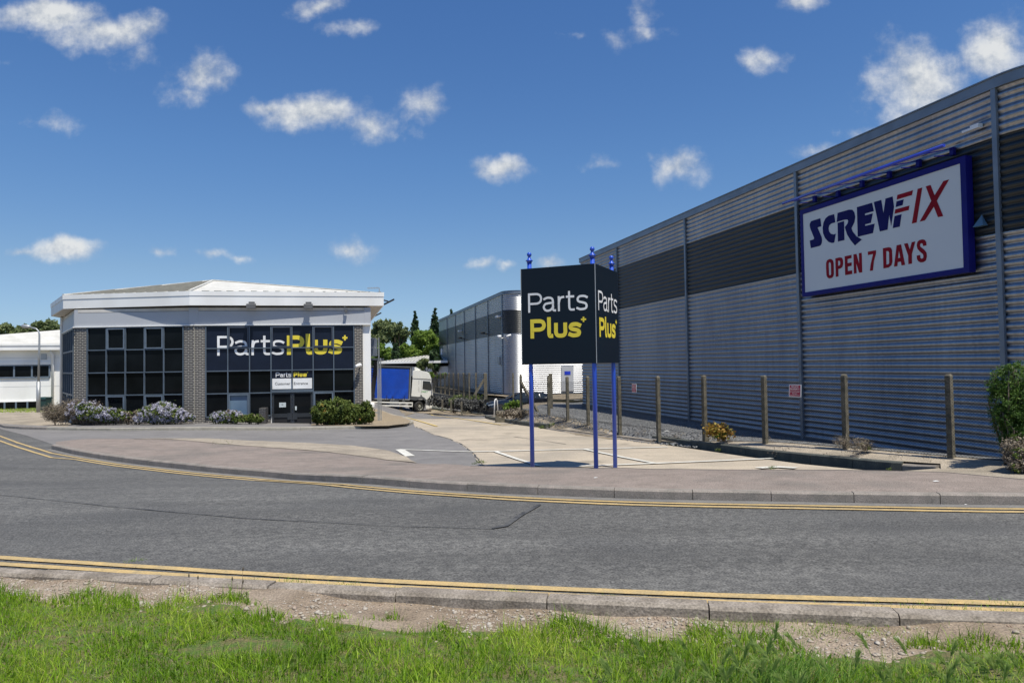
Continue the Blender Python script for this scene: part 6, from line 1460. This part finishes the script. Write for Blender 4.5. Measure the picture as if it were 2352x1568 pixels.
# white hoop barrier and concrete stub
p = PY(1139,954.5,34.0); hb = thing('hoop_barrier', p, 'white tubular hoop barrier in front of the black car', 'hoop barrier')
zt = PY(1139,917,p.y).z; mb = MB(); xa, xb = PY(1136.5,950,p.y).x, PY(1142,950,p.y).x
mb.tube([(xa-.03,p.y,p.z-.05),(xa,p.y,zt-.1),(xa+.03,p.y+.05,zt),(xb-.04,p.y+.1,zt+.02),(xb,p.y+.15,zt-.08),(xb+.05,p.y+.15,p.z)], .028, 8); mb.build('hoop', 'ltw', hb)
p = PY(1149,960,32.6); mb = MB(); w_ = .26; zz = p.z; mb.hexa([(p.x-w_,p.y-w_,zz-.5),(p.x+w_,p.y-w_,zz-.5),(p.x+w_,p.y+w_,zz-.5),(p.x-w_,p.y+w_,zz-.5),(p.x-w_*.8,p.y-w_*.8,zz+.36),(p.x+w_*.7,p.y-w_*.8,zz+.38),(p.x+w_*.7,p.y+w_*.8,zz+.34),(p.x-w_*.8,p.y+w_*.8,zz+.32)])
o = mb.build('concrete_block', 'cpost', bevel=.05); tag(o, 'weathered concrete block at the end of the dark kerb', 'concrete block')
p = G(1072, 948, .1); mb = MB(); mb.hexa([(p.x-.3,p.y-.2,p.z-.2),(p.x+.35,p.y-.2,p.z-.2),(p.x+.3,p.y+.3,p.z-.2),(p.x-.3,p.y+.3,p.z-.2),(p.x-.22,p.y-.1,p.z+.5),(p.x+.2,p.y-.1,p.z+.35),(p.x+.2,p.y+.2,p.z+.35),(p.x-.2,p.y+.2,p.z+.5)])
o = mb.build('concrete_block', 'cpost', bevel=.05); tag(o, 'broken concrete block between the bollards and the car', 'concrete block')
# litter
def litter(label, px, py, w, h=HH, off=0.0):
    p = G(px, py, off, h); s = p.y/FPX*w; mb = MB(); mb.add([(p.x-s*.5,p.y-s*.3,p.z+.01),(p.x+s*.5,p.y-s*.2,p.z+.012),(p.x+s*.45,p.y+s*.3,p.z+.012),(p.x,p.y+s*.1,p.z+s*.08+.012),(p.x-s*.4,p.y+s*.35,p.z+.01)], [(0,1,3),(1,2,3),(2,4,3),(4,0,3)])
    o = mb.build('litter', 'litter', fixn=False); tag(o, label, 'litter', 'bits of litter')
litter('scrap of white litter on the red pavement at the right', 2150, 1106, 13, Hp2); litter('scrap of white litter at the foot of the brown twiggy shrub', 261, 967, 14, Hpl)
litter('white litter on the gravel behind the left blue post', 1255, 909, 10); litter('white scrap in the far gutter under the red pavement', 2218, 1160, 6); litter('small white scrap on the pavement below the blue posts', 1368, 1098, 9, Hp2)
litter('crumpled pale litter on the gravel right of the fence signs', 1532, 990, 12); litter('white flat scrap lying on the concrete verge strip', 1975, 1054, 13)

# ------------------------------------------------------------------ lorry
dT = 57.5; th = 0.0
def zg(px, py, d): return PY(px, py, d).z
o_ = PY(962.3, 945.5, dT); lor = thing('lorry', o_, 'white cab lorry with a blue curtain sided body coming out from behind the shop', 'lorry')
tilt = R(-2.6)
def TT(v):
    c, s = math.cos(tilt), math.sin(tilt); x, z = v.x*c-v.z*s*1, v.x*s*1+v.z*c
    cy, sy = math.cos(R(5.5)), math.sin(R(5.5)); X, Y_ = x*cy-v.y*sy, x*sy+v.y*cy
    return Vector((o_.x+X, o_.y+Y_, o_.z+z))
HWD = 2.35
def side_prism(mb, pts, y0, y1): mb.prism([TT(Vector((x,y0,z))) for x, z in pts], TT(Vector((0,y1,0)))-TT(Vector((0,y0,0))))
k269 = 269.0
def L2(x, y): return ((x-1320)/k269, (1395-y)/k269)
cabp = [L2(*p) for p in [(1135,1060),(1140,960),(1150,660),(1150,500),(1200,478),(1330,490),(1450,512),(1510,540),(1545,620),(1560,660),(1575,760),(1598,900),(1610,1040),(1608,1135),(1470,1130),(1420,1080),(1380,1062),(1300,1070)]]
mb = MB(); side_prism(mb, cabp, 0, HWD); mb.build('cab', 'truckw', lor, bevel=.05)
mb = MB(); side_prism(mb, [L2(*p) for p in [(1135,1065),(1300,1073),(1385,1068),(1425,1090),(1468,1135),(1478,1240),(1462,1240),(1450,1150),(1400,1110),(1320,1110),(1260,1135),(1235,1145),(1135,1130)]], -.02, .35); mb.build('wheel_arch', 'truckg', lor)
mb = MB(); side_prism(mb, [L2(*p) for p in [(1470,1135),(1605,1135),(1600,1310),(1468,1325)]], .0, HWD); mb.build('bumper', 'truckw', lor, bevel=.03)
mb = MB(); side_prism(mb, [L2(*p) for p in [(1478,1150),(1560,1150),(1552,1255),(1480,1225)]], -.02, .0); mb.build('step', 'truckg', lor)
mb = MB(); side_prism(mb, [L2(*p) for p in [(1385,708),(1540,715),(1585,850),(1580,905),(1540,912),(1380,885)]], -.025, .0); dr = mb.build('side_window', 'carg', lor)
mb = MB(); side_prism(mb, [L2(*p) for p in [(1190,480),(1175,418),(1215,415),(1315,470),(1310,485)]], .15, HWD-.15); mb.build('air_deflector', 'truckw', lor, bevel=.03)
mb = MB(); side_prism(mb, [L2(*p) for p in [(1575,660),(1600,690),(1603,740),(1578,745)]], -.22, -.05); side_prism(mb, [L2(*p) for p in [(1588,745),(1605,745),(1612,890),(1598,890)]], -.2, -.12); mb.build('wing_mirror', 'black', lor)
mb = MB(); side_prism(mb, [L2(*p) for p in [(1340,1020),(1365,1018),(1382,1055),(1340,1050)]], -.03, -.001); mb.build('fuel_flap', 'truckg', lor)
mb = MB(); side_prism(mb, [L2(*p) for p in [(1352,690),(1356,690),(1352,1000),(1348,1000)]], -.008, -.001); side_prism(mb, [L2(*p) for p in [(1152,655),(1560,672),(1560,680),(1152,663)]], -.02, -.001); mb.build('door_seam', 'truckg', lor)
FT = Frame(TT(Vector((0,0,0))), TT(Vector((1,0,0)))-TT(Vector((0,0,0))))
def lt(s, x0, x1, y0, y1, m_, **k):
    a, b = L2(x0,y1), L2(x1,y0); zof = FT.O.z
    text_mesh('lettering', s, FT, a[0], b[0], a[1]-math.sin(-tilt)*a[0]*1, b[1]-math.sin(-tilt)*a[0], .012, m_, lor, **k)
lt('DIRECT', 1378, 1528, 925, 962, 'greent', bold=.01, shear=.3)
for i, c in enumerate('FOR HIRE'):
    if c != ' ': y = 702+i*33; lt(c, 1319, 1333, y, y+20, 'alu', bold=.02)
# body
bx1, bx0 = L2(1105,0)[0], L2(1105,0)[0]-6.6
zb1, zt1_ = L2(0,1130)[1], L2(0,425)[1]
mb = MB(); mb.box(bx0, bx1-.02, .02, HWD-.02, zb1+.02, zt1_-.02, TT); mb.build('load_body', 'truckg', lor)
# curtain with slack folds
nx_, nz_ = 70, 26; vs = []
for j in range(nz_+1):
    for i in range(nx_+1):
        u, v = i/nx_, j/nz_; x = bx0+.1+(bx1-.12-bx0-.1)*u; z = zb1+.06+(zt1_-.14-zb1-.06)*v
        fold = 0
        for (cx_, sl, am) in ((.985,1.5,.05),(.95,1.5,.05),(.90,1.2,.045),(.86,1.9,.03),(.80,.9,.03),(.74,.9,.02)):
            dd = (u-cx_)+(.35-v)*.13*sl*1.0; fold += am*2.2*math.exp(-(dd/.016)**2)*max(0,1-v/.34)
        for cx_ in (.1,.25,.4,.55,.7): fold += .008*math.exp(-((u-cx_)/.03)**2)*(1-v)
        vs.append(TT(Vector((x, -.012-fold-.012*math.sin(u*9)*math.sin(v*3), z))))
mb = MB(); mb.add(vs, [(j*(nx_+1)+i, j*(nx_+1)+i+1, (j+1)*(nx_+1)+i+1, (j+1)*(nx_+1)+i) for j in range(nz_) for i in range(nx_)], smooth=True); cu_ = mb.build('curtain', 'truckb', lor, fixn=False)
mb = MB()
for k in range(12):
    x = bx1-.42-k*.48; mb.box(x-.02, x+.02, -.04, -.02, zb1-.02, zb1+.32, TT)
mb.build('curtain_straps', 'black', cu_)
mb = MB(); mb.box(bx0, bx1+.02, -.03, HWD+.03, zt1_-.02, zt1_+.10, TT); mb.build('roof_rail', 'truckg', lor)
mb = MB(); mb.box(bx0, bx1, -.03, .06, zb1-.06, zb1+.04, TT); mb.build('side_rail', 'alu', lor)
mb = MB(); mb.box(bx1-.03, bx1+.04, -.03, .1, zb1, zt1_, TT); mb.build('front_pillar', 'alu', lor)
mb = MB(); mb.box(bx0, .6, .55, 1.8, .62, zb1-.07, TT); mb.box(bx1+.04, -.69, .5, 1.9, .9, 2.9, TT); mb.build('chassis', 'black', lor)
mb = MB()
for z in (.40,.66): mb.box(bx1-4.9, bx1+.26, -.02, .03, z, z+.11, TT)
for x in (bx1-4.9, bx1+.2): mb.box(x, x+.07, -.021, .031, .40, .77, TT)
mb.build('side_guard', 'truckw', lor)
mb = MB(); mb.box(bx1-1.6, bx1-.9, .1, .6, .5, .9, TT); mb.tube([TT(Vector((bx1-.5,.3,.68))), TT(Vector((bx1-.5+.0,.9,.68)))], .2, 10); mb.build('fuel_tank', 'alu', lor)
def wheel(root, T_, x, y, r, w, steer=0, rim='rim', out=-1, name='wheel', spokes=0):
    ax = Vector((math.sin(steer), math.cos(steer)*1.0, 0)); f = Vector((math.cos(steer), -math.sin(steer), 0)); c = Vector((x,y,r)); n = 24
    mb = MB(); prof = [(-w/2,r*.62),(-w/2,r*.9),(-w/2+.04,r),(w/2-.04,r),(w/2,r*.9),(w/2,r*.62)]; vs = []
    for a, rr in prof:
        for j in range(n): t = 2*math.pi*j/n; vs.append(T_(c+ax*a+f*math.cos(t)*rr+Vector((0,0,math.sin(t)*rr))))
    fs = [(i*n+j, i*n+(j+1)%n, (i+1)*n+(j+1)%n, (i+1)*n+j) for i in range(5) for j in range(n)]; mb.add(vs, fs); wo_ = mb.build(name, 'tyre', root)
    mb = MB(); vs = []
    for a, rr in [(out*w/2*.92,r*.63),(out*w/2*.55,r*.54),(out*w/2*.5,r*.32),(out*w/2*.85,r*.22),(out*w/2*.85,.001)]:
        for j in range(n): t = 2*math.pi*j/n; vs.append(T_(c+ax*a+f*math.cos(t)*rr+Vector((0,0,math.sin(t)*rr))))
    mb.add(vs, [(i*n+j, i*n+(j+1)%n, (i+1)*n+(j+1)%n, (i+1)*n+j) for i in range(4) for j in range(n)]); 
    ri = mb.build('rim', rim if not spokes else 'black', wo_)
    if spokes:
        mb = MB()
        for j in range(spokes):
            for dlt in (-.12,.12):
                t = 2*math.pi*j/spokes; a = c+ax*(out*w/2*.8)+f*math.cos(t+dlt*.2)*r*.12+Vector((0,0,math.sin(t+dlt*.2)*r*.12)); b = c+ax*(out*w/2*.9)+f*math.cos(t+dlt)*r*.62+Vector((0,0,math.sin(t+dlt)*r*.62))
                mb.bar(T_(a), T_(b), .03, .03)
        m_ = 24
        vs = []
        for a, rr in [(out*w/2*.93,r*.66),(out*w/2*.95,r*.6),(out*w/2*.8,r*.6)]:
            for j in range(n): t = 2*math.pi*j/n; vs.append(T_(c+ax*a+f*math.cos(t)*rr+Vector((0,0,math.sin(t)*rr))))
        mb.add(vs, [(i*n+j, i*n+(j+1)%n, (i+1)*n+(j+1)%n, (i+1)*n+j) for i in range(2) for j in range(n)]); mb.build('spokes', rim, wo_)
    else:
        mb = MB()
        for j in range(8):
            t = 2*math.pi*j/8; p = c+ax*(out*w/2*.6)+f*math.cos(t)*r*.43+Vector((0,0,math.sin(t)*r*.43)); mb.tube([T_(p), T_(p+ax*out*.03)], .05, 8)
        mb.build('rim_holes', 'black', wo_)
wheel(lor, TT, 0, .16, .44, .30, steer=-.45)
wheel(lor, TT, -.55, 2.1, .44, .30, steer=-.45, out=1); wheel(lor, TT, -4.9, .2, .44, .5); wheel(lor, TT, -4.9, 2.1, .44, .5, out=1)
mb = MB(); mb.box(-1.62, -1.38, .1, .5, .15, .55, TT); mb.box(-.58, -.52, .05, .4, .2, .75, TT); mb.build('mud_flap', 'black', lor)
# driver, seen small behind the side window
dv_ = thing('person', TT(Vector((.55,.5,1.0))), 'driver in a yellow green vest sitting at the wheel of the lorry', 'person')
bm = bmesh.new(); sk = bm.verts.layers.skin.verify()
def jv(p, r_, root_=False):
    v = bm.verts.new(TT(Vector(p))-rootloc(dv_)); v[sk].radius = (r_, r_); v[sk].use_root = root_; return v
pel = jv((.50,.5,1.15),.16,True); che = jv((.47,.5,1.55),.19); nek = jv((.49,.5,1.78),.07); hed = jv((.52,.5,1.93),.11); top = jv((.53,.5,2.03),.09)
sl = jv((.48,.28,1.68),.075); el_ = jv((.55,.10,1.56),.05); ha = jv((.85,.06,1.60),.035); sr_ = jv((.48,.72,1.68),.075); er = jv((.65,.75,1.45),.05); hr = jv((.92,.62,1.5),.035)
kn = jv((.95,.45,1.15),.08); ft = jv((1.0,.45,.8),.05)
for a, b in ((pel,che),(che,nek),(nek,hed),(hed,top),(che,sl),(sl,el_),(el_,ha),(che,sr_),(sr_,er),(er,hr),(pel,kn),(kn,ft)): bm.edges.new((a,b))
me = bpy.data.meshes.new('body'); bm.to_mesh(me); bm.free(); me.materials.append(M['skin']); bo = bpy.data.objects.new('body', me); COL.objects.link(bo); bo.parent = dv_
bo.modifiers.new('skin','SKIN'); sb = bo.modifiers.new('sub','SUBSURF'); sb.levels = 1; sb.render_levels = 1
mb = MB(); c = TT(Vector((.48,.5,1.45))); mb.lathe(tuple(c), [(.18,-.28),(.22,-.1),(.24,.12),(.19,.24),(.09,.30)], 12); mb.build('vest', 'vest', dv_)
mb = MB(); c = TT(Vector((.515,.5,1.97))); mb.lathe(tuple(c), [(.125,-.04),(.135,.02),(.11,.09),(.02,.125)], 12); mb.build('hair', 'bark', dv_)

# ------------------------------------------------------------------ black car
dC = 46.0; oc = PY(1148.5+0, 953.5, dC)       # ground under the front wheel
car = thing('parked_car', oc, 'black car parked nose left behind the white hoop barrier', 'car')
sc_ = 1.0
def TC(v):
    cy, sy = math.cos(R(6)), math.sin(R(6)); X, Y_ = v.x*cy-v.y*sy, v.x*sy+v.y*cy; return Vector((oc.x+X, oc.y+Y_, oc.z+v.z+.012*v.x))
# stations along x (x to the rear), each: half width low, sill z, belt z, belt half width, roof z, roof half width
ST = [(-.92,.55,.42,.66,.50,.70,.40),(-.84,.78,.30,.74,.72,.80,.60),(-.60,.88,.24,.84,.82,.90,.72),(-.1,.92,.22,.90,.86,.96,.78),(.45,.93,.22,.96,.88,1.02,.80),(.75,.93,.22,.98,.89,1.12,.80),
      (1.15,.93,.22,1.00,.89,1.36,.70),(1.5,.93,.22,1.01,.89,1.47,.66),(2.1,.93,.22,1.02,.89,1.51,.66),(2.7,.93,.23,1.04,.88,1.47,.65),(3.1,.92,.26,1.06,.86,1.38,.62),(3.4,.88,.34,1.07,.82,1.18,.62),(3.52,.78,.48,1.02,.70,1.04,.55)]
def ringc(s):
    x, wl, zl, zb_, wb, zr, wr = s; yc = .92
    pts = [(-wl*.9,zl),(-wl,zl+.12),(-wl*1.0,zb_*.62),(-wb*1.03,zb_-.06),(-wb,zb_),(-wr,zr-.035),(-wr*.72,zr),(wr*.72,zr),(wr,zr-.035),(wb,zb_),(wb*1.03,zb_-.06),(wl,zb_*.62),(wl,zl+.12),(wl*.9,zl)]
    return [TC(Vector((x, yc+y, z))) for y, z in pts]
vs = []; 
for s in ST: vs += ringc(s)
n = 14; fs = [(i*n+j, i*n+(j+1)%n, (i+1)*n+(j+1)%n, (i+1)*n+j) for i in range(len(ST)-1) for j in range(n)]+[tuple(range(n)), tuple((len(ST)-1)*n+j for j in range(n))[::-1]]
mb = MB(); mb.add(vs, fs, smooth=True); body = mb.build('body', 'carp', car)
md = body.modifiers.new('sub','SUBSURF'); md.levels = 1; md.render_levels = 2
def sidep(name, pts, y, material, parent=car, th_=.012):
    def yy(z): return .92-(.905-.23*max(0,(z-.98))/.5)-y
    mb = MB(); a = [TC(Vector((x, yy(z), z))) for x, z in pts]; mb.prism(a, TC(Vector((0,-th_,0)))-TC(Vector((0,0,0)))); return mb.build(name, material, parent)
sidep('side_window', [(.86,1.03),(1.22,1.34),(1.55,1.43),(1.72,1.44),(1.72,1.05)], .0, 'carg'); sidep('side_window', [(1.79,1.05),(1.79,1.445),(2.5,1.42),(2.62,1.34),(2.68,1.07)], .0, 'carg'); sidep('side_window', [(2.75,1.08),(2.70,1.33),(2.98,1.27),(3.1,1.12)], .0, 'carg')
mb = MB(); w_ = [TC(Vector(p)) for p in [(.50,.22,1.045),(.50,1.62,1.045),(1.22,1.50,1.405),(1.22,.36,1.405)]]; nn = (w_[1]-w_[0]).cross(w_[2]-w_[0]).normalized(); nn = nn if nn.z > 0 else -nn; mb.prism([p+nn*.02 for p in w_], nn*.01); mb.build('windscreen', 'carg', car)
mb = MB(); mb.prism([TC(Vector((x,y,z))) for x, y, z in [(-.80,.15,.70),(-.35,.03,.79),(-.30,.02,.73),(-.72,.14,.62)]], TC(Vector((0,-.02,0)))-TC(Vector((0,0,0)))); mb.build('headlight', 'lens', car)
mb = MB(); mb.prism([TC(Vector((x,y,z))) for x, y, z in [(3.15,-.005,.98),(3.50,.13,.99),(3.52,.16,.87),(3.30,.02,.86)]], TC(Vector((0.02,-.03,0)))-TC(Vector((0,0,0)))); mb.build('tail_lamp', 'redl', car)
mb = MB(); mb.hexa([TC(Vector(p)) for p in [(.82,-.18,.99),(1.02,-.18,.99),(1.02,.0,.99),(.82,.0,.99),(.85,-.2,1.12),(1.02,-.2,1.12),(1.02,-.02,1.12),(.85,-.02,1.12)]]); mb.build('wing_mirror', 'carp', car, bevel=.03)
mb = MB(); mb.box(-.95, -.80, .3, 1.54, .28, .52, TC); mb.build('grille', 'black', car)
for x in (0.0,2.62):
    mb = MB(); pts = [(x+.42*math.cos(t), .34+.42*math.sin(t)) for t in np.linspace(-.35,math.pi+.35,14)]; a = [TC(Vector((p, -.022, z))) for p, z in pts]; mb.prism(a, TC(Vector((0,-.006,0)))-TC(Vector((0,0,0)))); mb.build('wheel_arch', 'black', car)
for x in (0.0,2.62):
    wheel(car, TC, x, .06, .345, .22, rim='rimc', out=-1, spokes=5); wheel(car, TC, x, 1.76, .345, .22, rim='rimc', out=1)
mb = MB(); mb.box(1.3, 1.75, .45, .55, .6, 1.3, TC); mb.box(1.3, 1.75, 1.25, 1.35, .6, 1.3, TC); mb.build('seats', 'black', car)
